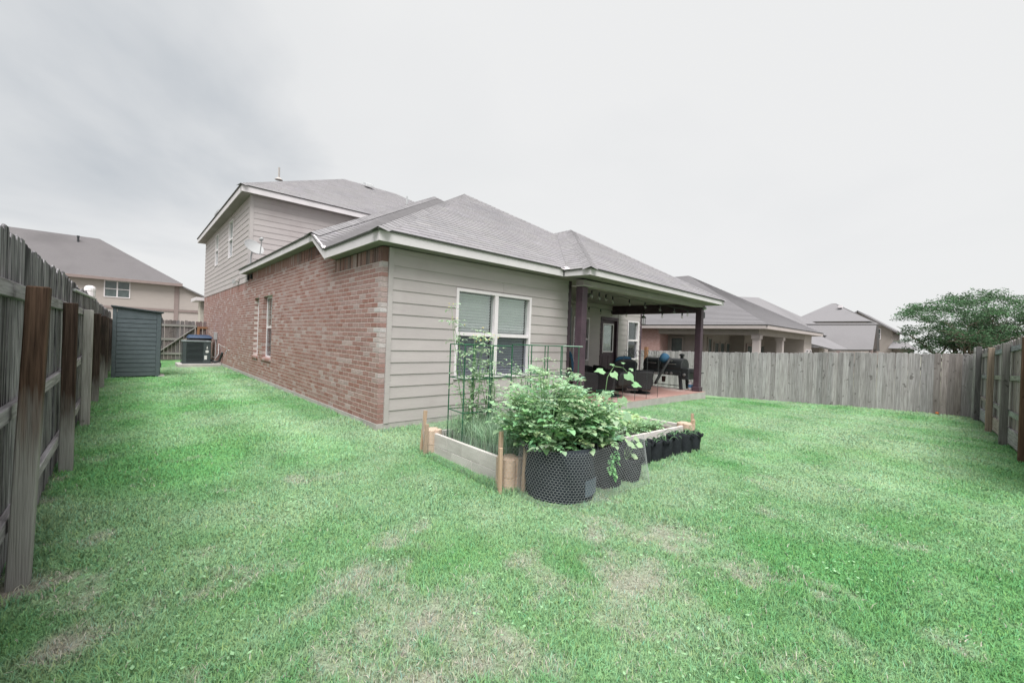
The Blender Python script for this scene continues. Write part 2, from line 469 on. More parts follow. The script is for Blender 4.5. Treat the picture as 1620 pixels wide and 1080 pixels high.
def siding(par, F, s0, s1, z0, z1, openings=(), expo=0.178, top=None, m=None, jitter=True, name='siding_board'):
    """lap boards, each course (and each side of an opening) its own board"""
    k = 0
    while z0 + k*expo < z1 - 0.02:
        a = z0 + k*expo; b = min(a+expo+0.018, z1)
        k += 1
        spans = [(s0, s1)]
        for o in openings:
            if o[2] < b-0.02 and o[3] > a+0.02:
                nsp = []
                for p, q in spans:
                    if o[0] > p: nsp.append((p, min(q, o[0])))
                    if o[1] < q: nsp.append((max(p, o[1]), q))
                spans = [s for s in nsp if s[1]-s[0] > 0.01]
        for p, q in spans:
          if True:
            tz = (lambda s: b) if top is None else (lambda s: min(b, top(s)))
            if top and top((p+q)/2) <= a: continue
            if top:                                   # board cut off by a sloping roof
                lo_, hi_ = p, q
                for t in np.linspace(p, q, 200):
                    if top(t) > a+0.005: lo_ = t; break
                for t in np.linspace(q, p, 200):
                    if top(t) > a+0.005: hi_ = t; break
                p, q = lo_, hi_
                if q-p < 0.02: continue
            if q-p > 2.6 and top is None and rnd.random() < .75:
                j = p+(q-p)*rnd.uniform(.25, .75); todo = [(p, j-.002), (j+.002, q)]
            else: todo = [(p, q)]
          for p, q in todo:
            mb = MB()
            def dd(z): return 0.016 - 0.011*(z-a)/(expo+0.018)
            za, zb = max(a+0.002, min(tz(p), b)), max(a+0.002, min(tz(q), b))
            mb.hexa([F(p, a, 0), F(q, a, 0), F(q, a, 0.017), F(p, a, 0.017), F(p, za, 0), F(q, zb, 0), F(q, zb, dd(zb)), F(p, za, dd(za))])
            g = 1 + (rnd.uniform(-0.03, 0.03) if jitter else 0)
            mb.build(name, m or M_side, par, color=(g, g, g))

def window(par, F, s0, s1, z0, z1, mull=True, hung=True, trim=0.05, blind=True, proud=0.03, mat=None, depth=0.09, room=0.45, blind_mat=None, label=None, name='window', slat=0.05):
    mat = mat or M_white
    mb = MB()
    def ring(a, b, c, d, w, d0, d1):
        mb.fbox(F, a, a+w, c, d, d0, d1); mb.fbox(F, b-w, b, c, d, d0, d1)
        mb.fbox(F, a+w, b-w, c, c+w, d0, d1-0.002); mb.fbox(F, a+w, b-w, d-w, d, d0, d1-0.002)
    ring(s0, s1, z0, z1, trim, -depth, proud)
    cols = [(s0+trim, s1-trim)]
    if mull:
        c = (s0+s1)/2; mb.fbox(F, c-trim*0.8, c+trim*0.8, z0+trim, z1-trim, -depth, proud-0.006)
        cols = [(s0+trim, c-trim*0.8), (c+trim*0.8, s1-trim)]
    panes = []
    for a, b in cols:
        if hung:
            zm = z0 + (z1-z0)*0.5
            mb.fbox(F, a, b, zm-0.03, zm+0.03, -depth+0.01, proud-0.012)
            panes += [(a, b, z0+trim, zm-0.03), (a, b, zm+0.03, z1-trim)]
        else:
            panes.append((a, b, z0+trim, z1-trim))
    w = mb.build(name, mat, par, label=label)
    OFF[w.name] = OFF[par.name]
    for a, b, c, d in panes:
        p = MB(); p.fbox(F, a, b, c, d, -0.045, -0.040); p.build('pane', M_screen if hung and c < z0+trim+.01 else M_glass, w)
    if blind:
        bl = MB(); z = z0+trim
        for a, b in cols:
            z = z0+trim
            while z < z1-trim-0.02:
                bl.hexa([F(a+.01, z, -depth-.035), F(b-.01, z, -depth-.035), F(b-.01, z+.003, -depth-.035), F(a+.01, z+.003, -depth-.035),
                         F(a+.01, z+slat*.86, -depth-.012), F(b-.01, z+slat*.86, -depth-.012), F(b-.01, z+slat*.86+.003, -depth-.012), F(a+.01, z+slat*.86+.003, -depth-.012)])
                z += slat
        bl.build('blind', blind_mat or M_blind, w, kind='stuff')
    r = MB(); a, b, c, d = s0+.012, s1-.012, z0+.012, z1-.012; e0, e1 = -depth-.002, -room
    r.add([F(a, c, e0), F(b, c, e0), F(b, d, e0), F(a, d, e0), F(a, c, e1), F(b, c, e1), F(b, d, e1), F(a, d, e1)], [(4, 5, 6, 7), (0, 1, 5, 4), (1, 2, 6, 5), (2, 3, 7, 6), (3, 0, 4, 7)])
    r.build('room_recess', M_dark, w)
    return w

def clip_half(poly, ax, val, keep_ge):
    out = []
    for i in range(len(poly)):
        p, q = poly[i-1], poly[i]
        a = (p[ax]-val) * (1 if keep_ge else -1); b = (q[ax]-val) * (1 if keep_ge else -1)
        if (a >= 0) != (b >= 0):
            t = a/(a-b); out.append((p[0]+(q[0]-p[0])*t, p[1]+(q[1]-p[1])*t))
        if b >= 0: out.append(q)
    return out

def roof_plane(mb_deck, mb_sh, poly, expo=0.143, tab=0.31, lift=0.0):
    """poly: 3D polygon (counter-clockwise from above). Adds the deck and overlapping shingle tabs to the two builders."""
    P = [Vector(p) for p in poly]
    n = Vector((0, 0, 0))
    for i in range(len(P)):
        n += (P[i]-P[0]).cross(P[(i+1) % len(P)]-P[0])
    n.normalize()
    if n.z < 0: n = -n
    v = (Vector((0, 0, 1)) - n*n.z).normalized()
    u = v.cross(n)
    o = P[0]
    p2 = [((p-o).dot(u), (p-o).dot(v)) for p in P]
    mb_deck.prism([p - n*0.002 for p in P], -n*0.02)
    v0 = min(p[1] for p in p2); v1 = max(p[1] for p in p2)
    k = 0
    while v0 + k*expo < v1:
        a = v0+k*expo; b = a+expo
        band = clip_half(clip_half(p2, 1, a, True), 1, b, False)
        k += 1
        if len(band) < 3: continue
        ua = min(p[0] for p in band); ub = max(p[0] for p in band)
        st = (math.floor(ua/tab) - 1)*tab + (k % 2)*tab*0.5 + 0.06*((k*7) % 3)
        sg = 1 + rnd.uniform(-0.025, 0.025)
        while st < ub:
            t = clip_half(clip_half(band, 0, st+0.002, True), 0, st+tab-0.002, False)
            st += tab
            if len(t) < 3: continue
            g = sg*(1+rnd.gauss(0, 0.035))
            c = (g, g*rnd.uniform(.985, 1.01), g*rnd.uniform(.98, 1.02))
            top = [o + u*x + v*y + n*(0.004 + 0.0055*(1-(y-a)/expo)) for x, y in t]
            mb_sh.poly(top, c)
            for i in range(len(t)):
                p, q = t[i-1], t[i]
                if abs(p[1]-a) < 1e-6 and abs(q[1]-a) < 1e-6:
                    A = o+u*p[0]+v*p[1]; B = o+u*q[0]+v*q[1]
                    mb_sh.poly([A-n*0.002, B-n*0.002, B+n*0.0095, A+n*0.0095], tuple(x*0.8 for x in c))

def hip_cap(mb, A, B, n1, n2, w=0.15, expo=0.143):
    A = Vector(A); B = Vector(B); t = (B-A); L = t.length; t.normalize()
    n1 = Vector(n1).normalized(); n2 = Vector(n2).normalized()
    s1 = n1.cross(t).normalized(); s2 = n2.cross(t).normalized()
    if s1.z > 0: s1 = -s1
    if s2.z > 0: s2 = -s2
    if s1.dot(s2) > 0.9: s2 = -s2
    nn = (n1+n2).normalized()
    for i in range(int(L/expo)+1):
        a = A + t*(i*expo); b = A + t*min(L, (i+1)*expo+0.02)
        h0, h1 = 0.022, 0.015
        g = 0.95*(1+rnd.gauss(0, 0.06)); c = (g, g, g)
        for s, n in ((s1, n1), (s2, n2)):
            mb.add([a+nn*h0, a+s*w+n*(h0-.012), b+s*w+n*(h1-.012), b+nn*h1, a+s*w], [(0, 1, 2, 3), (0, 1, 4)], c)

# ------------------------------------------------------------------ the house
house = thing('brick_house', 'two-storey red brick house with grey lap siding, hipped shingle roof and covered patio', 'house')
Fb = frame((0, 0, 0), (0, 1, 0), (-1, 0, 0))          # brick side wall, s = +Y, outward -X
Fr = frame((0, 0, 0), (1, 0, 0), (0, -1, 0))          # rear siding wall, s = +X, outward -Y
Fp = frame((0, 2.5, 0), (1, 0, 0), (0, -1, 0))        # wall at the back of the patio
LB, SOF, YE = 19.2, 2.58, 19.55

# foundation and patio slab
MB().box((-.012, -.012, -.9), (4.168, 19.25, -.004)).box((4.168, 2.48, -.9), (11.4, 19.25, -.005)).build('foundation', M_conc, house)
slab = MB().box((4.17, -.62, -.9), (9.75, 2.479, -.021)).build('patio_slab', M_conc, house)
MB().box((4.175, -.615, -.02), (9.745, 2.478, -.012)).build('patio_floor_stain', M_terra, slab)

def brick_colour(y=0, z=1):
    t = rnd.random()
    if t < 0.10: c = (0.41, 0.32, 0.305)
    elif t < 0.34: c = (0.36, 0.246, 0.228)
    elif t < 0.85: c = (0.325, 0.198, 0.176)
    else: c = (0.30, 0.165, 0.14)
    g = rnd.uniform(.93, 1.07)
    return tuple(x*g for x in c)

OPEN = [(6.2, 7.15, .58, 2.2), (7.66, 8.2, .58, 2.2)]
def brick_top(y):
    if y < 1.85: return 2.575
    if y < 2.5: return 2.575 + (y-1.85)*0.62
    if y < 9.42: return 2.99
    return 2.765

def build_bricks():
    core = MB()
    wop = [(a-.006, b+.006, c-.004, d+.004) for a, b, c, d in OPEN]
    wall_grid(Fb, (.006, 9.42), -.004, 2.57, -.11, -.0028, wop, core)
    core.fbox(Fb, 2.5, 9.42, 2.57, 2.99, -.11, -.0028)
    core.prism([(.0028, 1.86, 2.5705), (.0028, 2.499, 2.5705), (.0028, 2.499, 2.95)], (.107, 0, 0))
    wall_grid(Fb, (9.42, LB-.006), -.004, 2.76, -.11, -.0028, [], core)
    core.build('mortar', M_mortar, house)
    Lb, H, g = .222, .0737, .0135
    items = []
    def put(y0, y1, z0, z1):
        spans = [(y0, y1)]
        for a, b, c, d in OPEN:
            if c < z1-.03 and d > z0+.03:
                ns = []
                for p, q in spans:
                    if q <= a or p >= b: ns.append((p, q)); continue
                    if p < a: ns.append((p, a))
                    if q > b: ns.append((b, q))
                spans = ns
        for p, q in spans:
            if q-p > .025: items.append((p, q, z0, z1))
    row = 0
    while True:
        z0 = row*H; z1 = z0+H-g
        if z1 > 2.99: break
        y = -(.5*Lb if row % 2 else 0)
        while y < LB:
            a, b = max(y, 0), min(y+Lb-g, LB)
            ym = (a+b)/2
            lim = brick_top(ym) - (.205 if not (1.85 < ym < 2.5) else 0.0)
            if z1 <= lim+.01 and b > a: put(a, b, z0, z1)
            y += Lb
        row += 1
    # soldier course at the top of the wall
    y = 0.0
    while y < LB-.07:
        t = brick_top(y+.03)
        if not 1.85 < y < 2.5:
            zb = math.floor((t-.205)/H+.14)*H
            items.append((y, y+.062, zb, t-.004))
        y += .0725
    # which are single bricks: the 300 that show largest (the nearest ones)
    items.sort(key=lambda t: -((t[1]-t[0])*(t[3]-t[2]))/((t[0]+3.2)**2.6))
    cache = {}
    def unit(w, h):
        key = (round(w, 3), round(h, 3))
        if key not in cache:
            mb = MB(); e = .004
            mb.add([(0, 0, 0), (0, w, 0), (0, w, h), (0, 0, h), (.008, -.0, -.0), (.008, w, 0), (.008, w, h), (.008, 0, h), (.095, 0, 0), (.095, w, 0), (.095, w, h), (.095, 0, h),
                    (-.001, e, e), (-.001, w-e, e), (-.001, w-e, h-e), (-.001, e, h-e)],
                   [(12, 15, 14, 13), (0, 12, 13, 1), (1, 13, 14, 2), (2, 14, 15, 3), (3, 15, 12, 0), (0, 1, 9, 8), (1, 2, 10, 9), (2, 3, 11, 10), (3, 0, 8, 11)], (1, 1, 1))
            cache[key] = mb.mesh('brick', M_brick)
        return cache[key]
    def tone(a, b, c, d):
        k = brick_colour()
        if d-c > .1 and (a < 1.9 or 2.4 < a < 4.2) and rnd.random() < .75:      # mildew under the eave
            m_ = rnd.uniform(.35, .8); k = tuple(v*m_ for v in k)
        if a < .02 and .55 < c < 2.35 and rnd.random() < .65:                      # lime bloom at the corner
            m_ = rnd.uniform(.2, .75); k = tuple(v*(1-m_)+.58*m_ for v in k)
        return k
    for (a, b, c, d) in items[:300]:
        place('brick', unit(b-a, d-c), house, (rnd.uniform(-.0008, .0008), a, c), tone(a, b, c, d))
    rest = MB()
    for (a, b, c, d) in items[300:]:
        k = tone(a, b, c, d); x = rnd.uniform(-.0008, .0008); e = .004
        rest.add([(x, a, c), (x, b, c), (x, b, d), (x, a, d), (x+.095, a, c), (x+.095, b, c), (x+.095, b, d), (x+.095, a, d)],
                 [(0, 3, 2, 1), (0, 1, 5, 4), (1, 2, 6, 5), (2, 3, 7, 6), (3, 0, 4, 7)], k)
    # sloping sill bricks under the two side windows
    for a, b, c, d in OPEN:
        y = a-.03
        while y < b+.02:
            k = brick_colour()
            rest.hexa([(-.03, y, c-.075), (.1, y, c-.055), (.1, y+.062, c-.055), (-.03, y+.062, c-.075), (-.03, y, c-.022), (.1, y, c), (.1, y+.062, c), (-.03, y+.062, c-.022)], k)
            y += .072
    rest.build('brick', M_brick, house, kind='stuff')
build_bricks()

# rear siding wall
WIN = (1.3, 3.05, .60, 2.112)
core = MB(); wall_grid(Fr, (.1, 4.16), -.004, 2.57, -.12, -.001, [WIN], core)
core.box((4.04, .12, 0), (4.159, 2.5, 2.57))
wall_grid(Fp, (4.16, 11.38), -.01, 2.6, -.12, -.001, [(7.42, 8.22, .70, 2.08), (10.46, 11.2, .72, 2.12), (8.9, 9.8, 0, 2.1)], core)
core.box((11.28, 2.62, -.01), (11.38, 19.2, 2.6))
core.build('wall_sheathing', M_trim, house)
siding(house, Fr, .172, 4.16, 0, 2.57, [(WIN[0], WIN[1], WIN[2], WIN[3])])
siding(house, Fp, 4.16, 11.3, -.01, 2.6, [(7.40, 8.24, .68, 2.1), (10.44, 11.22, .70, 2.14), (8.84, 9.86, -.1, 2.16)])
MB().fbox(Fr, .098, .171, -.004, 2.57, 0, .022).build('corner_trim', M_trim, house, color=(1, 1, 1))
MB().fbox(Fr, 4.161, 4.245, -.004, 2.57, -.09, .02).build('corner_trim', M_purple, house)
MB().fbox(Fp, 11.3, 11.4, -.004, 2.7, -.09, .024).build('corner_trim', M_purple, house)
window(house, Fr, *WIN, label='double white sash window with closed horizontal blinds on the rear wall')
window(house, Fp, 7.42, 8.22, .70, 2.08, mull=False, blind=False)
window(house, Fp, 10.46, 11.2, .72, 2.12, mull=False, blind=False)
Fw = frame((.06, 0, 0), (0, 1, 0), (-1, 0, 0))
window(house, Fw, 6.2, 7.15, .58, 2.2, mull=False, blind=True, proud=-.03, slat=.06)
window(house, Fw, 7.66, 8.2, .58, 2.2, mull=False, blind=True, proud=-.03, slat=.06)

# back door
def door():
    mb = MB()
    mb.fbox(Fp, 8.84, 8.93, -.01, 2.16, -.1, .03); mb.fbox(Fp, 9.77, 9.86, -.01, 2.16, -.1, .03); mb.fbox(Fp, 8.93, 9.77, 2.06, 2.16, -.1, .028)
    d = mb.build('door', M_purple, house, label='plum back door with a half-light window')
    lf = MB(); wall_grid(Fp, (8.935, 9.765), 0, 2.055, -.09, -.045, [(9.06, 9.64, 1.0, 1.93)], lf)
    for a in (9.06, 9.40):
        lf.fbox(Fp, a, a+.24, .22, .85, -.0455, -.035)
    leaf = lf.build('door_leaf', M_purple, d)
    fr = MB()
    for a, b, c, e in ((9.04, 9.08, .98, 1.95), (9.62, 9.66, .98, 1.95), (9.08, 9.62, .98, 1.02), (9.08, 9.62, 1.91, 1.95)):
        fr.fbox(Fp, a, b, c, e, -.046, -.03)
    fr.build('light_frame', M_white, d)
    MB().fbox(Fp, 9.08, 9.62, 1.02, 1.91, -.07, -.066).build('pane', M_glass, d)
    bl = MB(); z = 1.02
    while z < 1.9:
        bl.fbox(Fp, 9.09, 9.61, z, z+.028, -.085, -.08); z += .04
    bl.build('blind', M_blind, d, kind='stuff')
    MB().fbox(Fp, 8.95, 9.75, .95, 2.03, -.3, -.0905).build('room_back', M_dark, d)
    MB().lathe(Fp(8.99, .98, -.044), [(.026, 0), (.02, .03), (.03, .045), (.028, .065), (0, .07)], 10, axis=(0, -1, 0)).build('knob', M_steel, d, smooth=True)
door()

# second storey
F2s = frame((.004, 9.2, 0), (0, 1, 0), (-1, 0, 0)); F2r = frame((0, 9.2, 0), (1, 0, 0), (0, -1, 0))
UW = [(15.25-9.2, 16.1-9.2, 3.93, 5.24), (12.0-9.2, 12.85-9.2, 3.88, 5.24)]
c2 = MB()
wall_grid(F2s, (0, 10.0), 2.765, 5.42, -.12, -.002, UW, c2)
wall_grid(F2r, (.13, 11.4), 2.765, 5.42, -.12, -.002, [], c2)
c2.box((11.28, 9.32, 2.7), (11.4, 19.2, 5.42)).box((.13, 19.08, 2.7), (11.28, 19.2, 5.42))
c2.build('upper_wall_sheathing', M_trim, house)
siding(house, F2s, .10, 10.0, 2.77, 5.41, [(a-.0, b+.0, c, d) for a, b, c, d in UW])
siding(house, F2r, .09, 11.4, 2.77, 5.41)
mb = MB(); mb.fbox(F2s, -.02, .098, 2.77, 5.41, -.0, .02); mb.fbox(F2r, -.016, .088, 2.77, 5.41, .001, .021)
mb.build('corner_trim', M_trim, house)
for a, b, c, d in UW:
    window(house, F2s, a, b, c, d, mull=False, blind=True, slat=.05, proud=.02, trim=.04)

# soffits and fascias
def strip(a, b, z0, z1, t, m, name):
    """board running from a to b (xy), thickness t to its right-hand side"""
    A = Vector((*a, 0)); B = Vector((*b, 0)); d = (B-A).normalized(); n = Vector((d.y, -d.x, 0))*t; A = A+d*.0015; B = B-d*.0015
    za0, za1 = z0; zb0, zb1 = z1
    mbx = MB()
    Z = lambda p, z: Vector((p.x, p.y, z))
    mbx.hexa([Z(A, za0), Z(B, zb0), Z(B+n, zb0), Z(A+n, za0), Z(A, za1), Z(B, zb1), Z(B+n, zb1), Z(A+n, za1)])
    return mbx.build(name, m, house)
T = .022
strip((-.2, 1.83), (-.2, -.3), (2.575, 2.735), (2.575, 2.735), -T, M_fascia, 'fascia')
strip((-.2+.0005, -.3), (3.64, -.3), (2.575, 2.735), (2.575, 2.735), -T, M_fascia, 'fascia')
strip((3.64, -.3-T), (3.64, -.95), (2.573, 2.70), (2.555, 2.695), -T, M_fascia, 'fascia')
strip((3.64-T*0+.0, -.95), (9.96, -.95), (2.555, 2.693), (2.50, 2.635), -T, M_fascia, 'fascia')
strip((9.96, -.95), (9.96, 2.45), (2.50, 2.635), (2.53, 2.66), -T, M_fascia, 'fascia')
strip((-.2, 9.42), (-.2, 2.53), (2.985, 3.125), (2.985, 3.125), -T, M_fascia, 'fascia')
mbx = MB()   # raked fascia dropping to the lower eave
mbx.prism([(-.2-.001, 2.53, 2.985), (-.2-.001, 1.83, 2.56), (-.2-.001, 1.83, 2.74), (-.2-.001, 2.53, 3.125)], (T+.002, 0, 0)); mbx.build('fascia', M_fascia, house)
strip((-.3, YE), (-.3, 8.9), (5.40, 5.575), (5.40, 5.575), -T, M_fascia, 'fascia')
strip((-.3+.0005, 8.9), (11.7, 8.9), (5.40, 5.575), (5.40, 5.575), -T, M_fascia, 'fascia')
strip((11.7, 8.9), (11.7, YE), (5.40, 5.575), (5.40, 5.575), -T, M_fascia, 'fascia')
strip((11.7, YE), (-.3, YE), (5.40, 5.575), (5.40, 5.575), -T, M_fascia, 'fascia')
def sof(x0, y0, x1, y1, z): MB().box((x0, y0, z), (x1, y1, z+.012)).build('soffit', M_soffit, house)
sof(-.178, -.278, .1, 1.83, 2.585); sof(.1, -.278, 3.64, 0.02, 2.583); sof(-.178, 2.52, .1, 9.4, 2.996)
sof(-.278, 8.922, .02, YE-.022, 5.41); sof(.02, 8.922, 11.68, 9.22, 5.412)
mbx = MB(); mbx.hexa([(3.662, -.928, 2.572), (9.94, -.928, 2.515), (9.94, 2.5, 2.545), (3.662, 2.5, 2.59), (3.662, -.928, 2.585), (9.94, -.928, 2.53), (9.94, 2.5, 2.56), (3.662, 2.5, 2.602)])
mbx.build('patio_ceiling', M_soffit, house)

# roofs
k = .5833
ZL, ZH, ZP = 2.745, 3.135, 2.70
L1 = (4.6, 4.5, ZL+k*4.8); Hpk = (6.4, 9.13, ZH+k*6.6); Ppk = (6.8, 2.21, ZP+k*3.16)
zl = lambda y: ZL+k*(y+.3)
zh = lambda y: ZH+k*(y-2.53)
def rz_(x): return ZL+k*(x+.2)
dk, shg = MB(), MB()
e = .03
low_left = [(-.2-e, -.3-e, rz_(-.2-e)), L1, (4.6, 6.66, L1[2]), (-.2-e, 1.86-e, rz_(-.2-e))]
roof_plane(dk, shg, low_left)
low_rear = [(-.2-e, -.3-e, zl(-.3-e)), (3.73, -.3-e, zl(-.3-e)), (6.56, 2.53, zl(2.53)), L1]
roof_plane(dk, shg, low_rear)
low_right = [L1, (6.56, 2.53, zl(2.53)), (6.56, 4.7, zl(2.53)), (4.6, 6.66, L1[2])]
roof_plane(dk, shg, low_right)
zp = lambda x: ZP+k*(x-3.64)
p_left = [(3.64-e, -.95-e, zp(3.64-e)), Ppk, (6.8, 4.98, Ppk[2]), (6.56, 4.72, zp(6.56)), (6.56, 2.53, zp(6.56)), (3.73, -.30, zp(3.73)), (3.64-e, -.30, zp(3.64-e))]
roof_plane(dk, shg, p_left)
p_rear = [(3.64-e, -.95-e, ZP-k*e), (9.96+e, -.95-e, 2.64-k*e), Ppk]
roof_plane(dk, shg, p_rear)
p_right = [(9.96+e, -.95-e, 2.64-k*e), (9.96+e, 2.6, 2.67), (9.4, 3.6, zh(3.2)), (6.8, 4.98, Ppk[2]), Ppk]
roof_plane(dk, shg, [p_right[0], p_right[1], (6.8, 4.98, Ppk[2]), Ppk])
h_side = [(-.2-e, 2.53, ZH-k*e), Hpk, (6.4, 9.19, Hpk[2]), (.02, 9.19, ZH+k*.22), (.0, 9.42, ZH+k*.2), (-.2-e, 9.42, ZH-k*e)]
roof_plane(dk, shg, h_side)
h_rear = [(-.2-e, 2.53, ZH-k*e), (-.2-e, 1.86, zh(1.86)), (4.6, 6.66, zh(6.66)), (6.56, 4.7, zh(4.7)), (6.8, 4.98, zh(4.98)), (9.0, 2.2, zh(2.2)), (11.75, 2.2, zh(2.2)), Hpk]
roof_plane(dk, shg, h_rear)
roof_plane(dk, shg, [(11.75, 2.2, zh(2.2)), (11.75, 9.19, zh(2.2)), (6.4, 9.19, Hpk[2]), Hpk])
U1 = (4.61, 14.2, 8.49); U2 = (7.2, 14.2, 8.49); ue = .03; Z2 = 5.59
roof_plane(dk, shg, [(-.3-ue, 8.9-ue, Z2), (11.7+ue, 8.9-ue, Z2), U2, U1])
roof_plane(dk, shg, [(-.3-ue, YE+ue, Z2), (-.3-ue, 8.9-ue, Z2), U1], tab=.6)
roof_plane(dk, shg, [(11.7+ue, 8.9-ue, Z2), (11.7+ue, YE+ue, Z2), U2], tab=.6)
roof_plane(dk, shg, [(11.7+ue, YE+ue, Z2), (-.3-ue, YE+ue, Z2), U1, U2], tab=.6)
roof = dk.build('roof', M_deck, house)
shg.build('shingles', M_shing, roof, kind='stuff')
cap = MB()
nS, nR, nE = (-k, 0, 1), (0, -k, 1), (k, 0, 1)
hip_cap(cap, (-.2-e, -.3-e, ZL-k*e), L1, nS, nR); hip_cap(cap, L1, (4.6, 6.66, L1[2]), nS, nE); hip_cap(cap, (6.56, 2.53, zl(2.53)), L1, nR, nE)
hip_cap(cap, (-.2-e, 2.53-e, ZH-k*e), Hpk, nS, nR); hip_cap(cap, (3.64-e, -.95-e, ZP-k*e), Ppk, nS, nR); hip_cap(cap, Ppk, (6.8, 4.98, Ppk[2]), nS, nE)
hip_cap(cap, (9.96+e, -.95-e, 2.63), Ppk, nR, nE); hip_cap(cap, (11.75, 2.2, zh(2.2)), Hpk, nR, nE)
hip_cap(cap, (-.3-ue, 8.9-ue, Z2), U1, (-.59, 0, 1), (0, -.547, 1)); hip_cap(cap, U1, U2, (0, -.547, 1), (0, .547, 1)); hip_cap(cap, (11.7, 8.9, Z2), U2, (.64, 0, 1), (0, -.547, 1))
cap.build('ridge_cap', M_shing, roof, kind='stuff')
# valley flashing tips, drip edge
MB().add([(-.2305, 1.85, 2.752), (-.2305, 1.95, 2.81), (-.15, 1.98, 2.83), (-.15, 1.93, 2.80)], [(0, 1, 2, 3)]).build('valley_flashing', M_white, roof)
MB().add([(3.50, -.345, 2.715), (3.60, -.345, 2.70), (3.60, -.50, 2.70), (3.78, -.25, 2.80)], [(0, 1, 2, 3)]).build('valley_flashing', M_white, roof)
# vents on the upper roof
def vent_box(x, y, z):
    v = MB(); v.hexa([(x-.2, y-.2, z+.02), (x+.2, y-.2, z+.02), (x+.2, y+.2, z+.22), (x-.2, y+.2, z+.22), (x-.17, y-.17, z+.14), (x+.17, y-.17, z+.14), (x+.17, y+.17, z+.30), (x-.17, y+.17, z+.30)])
    return v.build('roof_vent', M_gray, roof, bevel=.01)
vent_box(5.6, 13.75, 8.25)
zu = lambda y: Z2+.547*(y-8.87)
MB().lathe((1.06, 10.6, zu(10.6)-.05), [(.13, .05), (.05, .13), (.03, .14), (.03, .48), (.022, .48)], 10).build('vent_pipe', MATS['concrete'], roof, smooth=False)
MB().lathe((6.8, 12.2, zu(12.2)-.05), [(.04, .03), (.04, .45), (.03, .45)], 8).build('vent_pipe', M_gray, roof)
MB().hexa([(-.33, 13.2, 5.62), (-.05, 13.2, 5.80), (-.05, 14.0, 5.80), (-.33, 14.0, 5.62), (-.33, 13.2, 5.70), (-.05, 13.2, 5.88), (-.05, 14.0, 5.88), (-.33, 14.0, 5.70)]).build('roof_vent', M_gray, roof)

# patio posts, beams
def post(x, y, w, z0, z1, base=True):
    p = MB().box((x-w/2, y-w/2, z0), (x+w/2, y+w/2, z1)).build('patio_post', M_purple, house, bevel=.006)
    if base:
        MB().box((x-w/2-.03, y-w/2-.03, z0), (x+w/2+.03, y+w/2+.03, z0+.13)).build('post_base', M_purple, p, bevel=.008)
    return p
post(4.05, -.45, .165, gz(4.05, -.45), 2.42, False); pr = post(9.55, -.45, .165, -.012, 2.37)
MB().box((3.97, -.54, 2.42), (9.68, -.36, 2.535)).build('patio_beam', M_trim, house, color=(.8, .8, .78))
MB().box((3.90, -.60, 2.405), (4.22, -.30, 2.419)).build('post_cap', M_trim, house)
MB().box((9.47, -.36, 2.27), (9.64, 2.48, 2.535)).build('patio_beam', M_purple, house)
MB().box((9.47, -.50, 2.371), (9.64, -.361, 2.419)).build('post_cap', M_purple, house)
MB().box((9.63, -.50, 2.12), (9.80, -.38, 2.30)).build('post_speaker', M_black, house, bevel=.006)
MB().lathe((9.62, -.55, 2.40), [(0, -.05), (.045, -.04), (.06, 0), (.045, .04), (0, .05)], 10).build('flood_lamp', M_gray, house, smooth=True)
# ceiling light and the black wall speaker
MB().lathe((6.2, 1.1, 2.575), [(.17, 0), (.17, -.03), (.13, -.05), (.11, -.09), (0, -.11)], 16).build('ceiling_light', M_black, house, smooth=True)
MB().prism([(4.27, .10, 2.05), (4.27, .42, 2.05), (4.27, .10, 1.20)], (.16, 0, 0)).build('wall_bracket', M_black, house)
# small things on the brick wall: front eave stub with pale column, hose bib, vents, cable lugs
MB().box((-.32, 19.25, 2.62), (.3, 21.4, 2.78)).build('front_eave', M_fascia, house)
MB().box((-.10, 19.6, -.1), (.25, 20.4, 2.62)).build('front_column', pmat('pale_stone', (.55, .52, .46), (.45, .42, .37), scale=8, bump=.4), house)
v = MB(); v.fbox(Fb, 10.55, 10.75, 2.86, 3.0, .02, .03); v.prism([(-.03, 10.55, 3.0), (-.13, 10.55, 2.88), (-.03, 10.55, 2.88)], (0, .2, 0)); v.build('wall_vent', M_trim, house)
for yy in (11.1, 11.3, 11.5): MB().fbox(Fb, yy, yy+.06, 2.88, 3.0, .015, .06).build('cable_clip', M_gray, house)
for yy in (8.6, 9.0): MB().fbox(Fb, yy, yy+.1, 2.8, 2.95, -.01, .05).build('eave_block', M_dark, house)
v = MB(); v.tube([(-.005, 12.0, .55), (-.09, 12.0, .53), (-.11, 12.0, .42)], .018, 8); v.lathe((-.07, 12.0, .55), [(.03, 0), (.03, .015)], 8); v.build('hose_bib', M_steel, house)
# ------------------------------------------------------------------ fences
def woodmat(name, stretch, c2=(.42, .41, .40), kn=.0):
    return pmat(name, (1, 1, 1), c2, scale=1.0, stretch=stretch, rough=.9, bump=.5, bscale=3.0, objcol=True, spec=.08, lo=.32, hi=.68,
                stain=None, bdist=.006)
W_v = pmat('weathered_wood_upright', (1, 1, 1), (.60, .59, .58), scale=1.0, stretch=(42, 42, 2.2), rough=.92, bump=.5, bscale=3.0, objcol=True, spec=.06, lo=.36, hi=.64, bdist=.006,
           stain=((.42, .41, .40), 9, .63, .70, (1, 1, .7)))
W_d = pmat('rough_dark_wood_upright', (1, 1, 1), (.17, .175, .185), scale=1.0, stretch=(55, 55, 2.6), rough=.95, bump=.8, bscale=3.0, objcol=True, spec=.05, lo=.40, hi=.60, bdist=.008, detail=8,
           stain=((.16, .16, .165), 2.2, .56, .70, (1, 1, .35)))
W_x = woodmat('weathered_wood_lengthways_x', (2.2, 42, 42))
W_y = woodmat('weathered_wood_lengthways_y', (42, 2.2, 42))

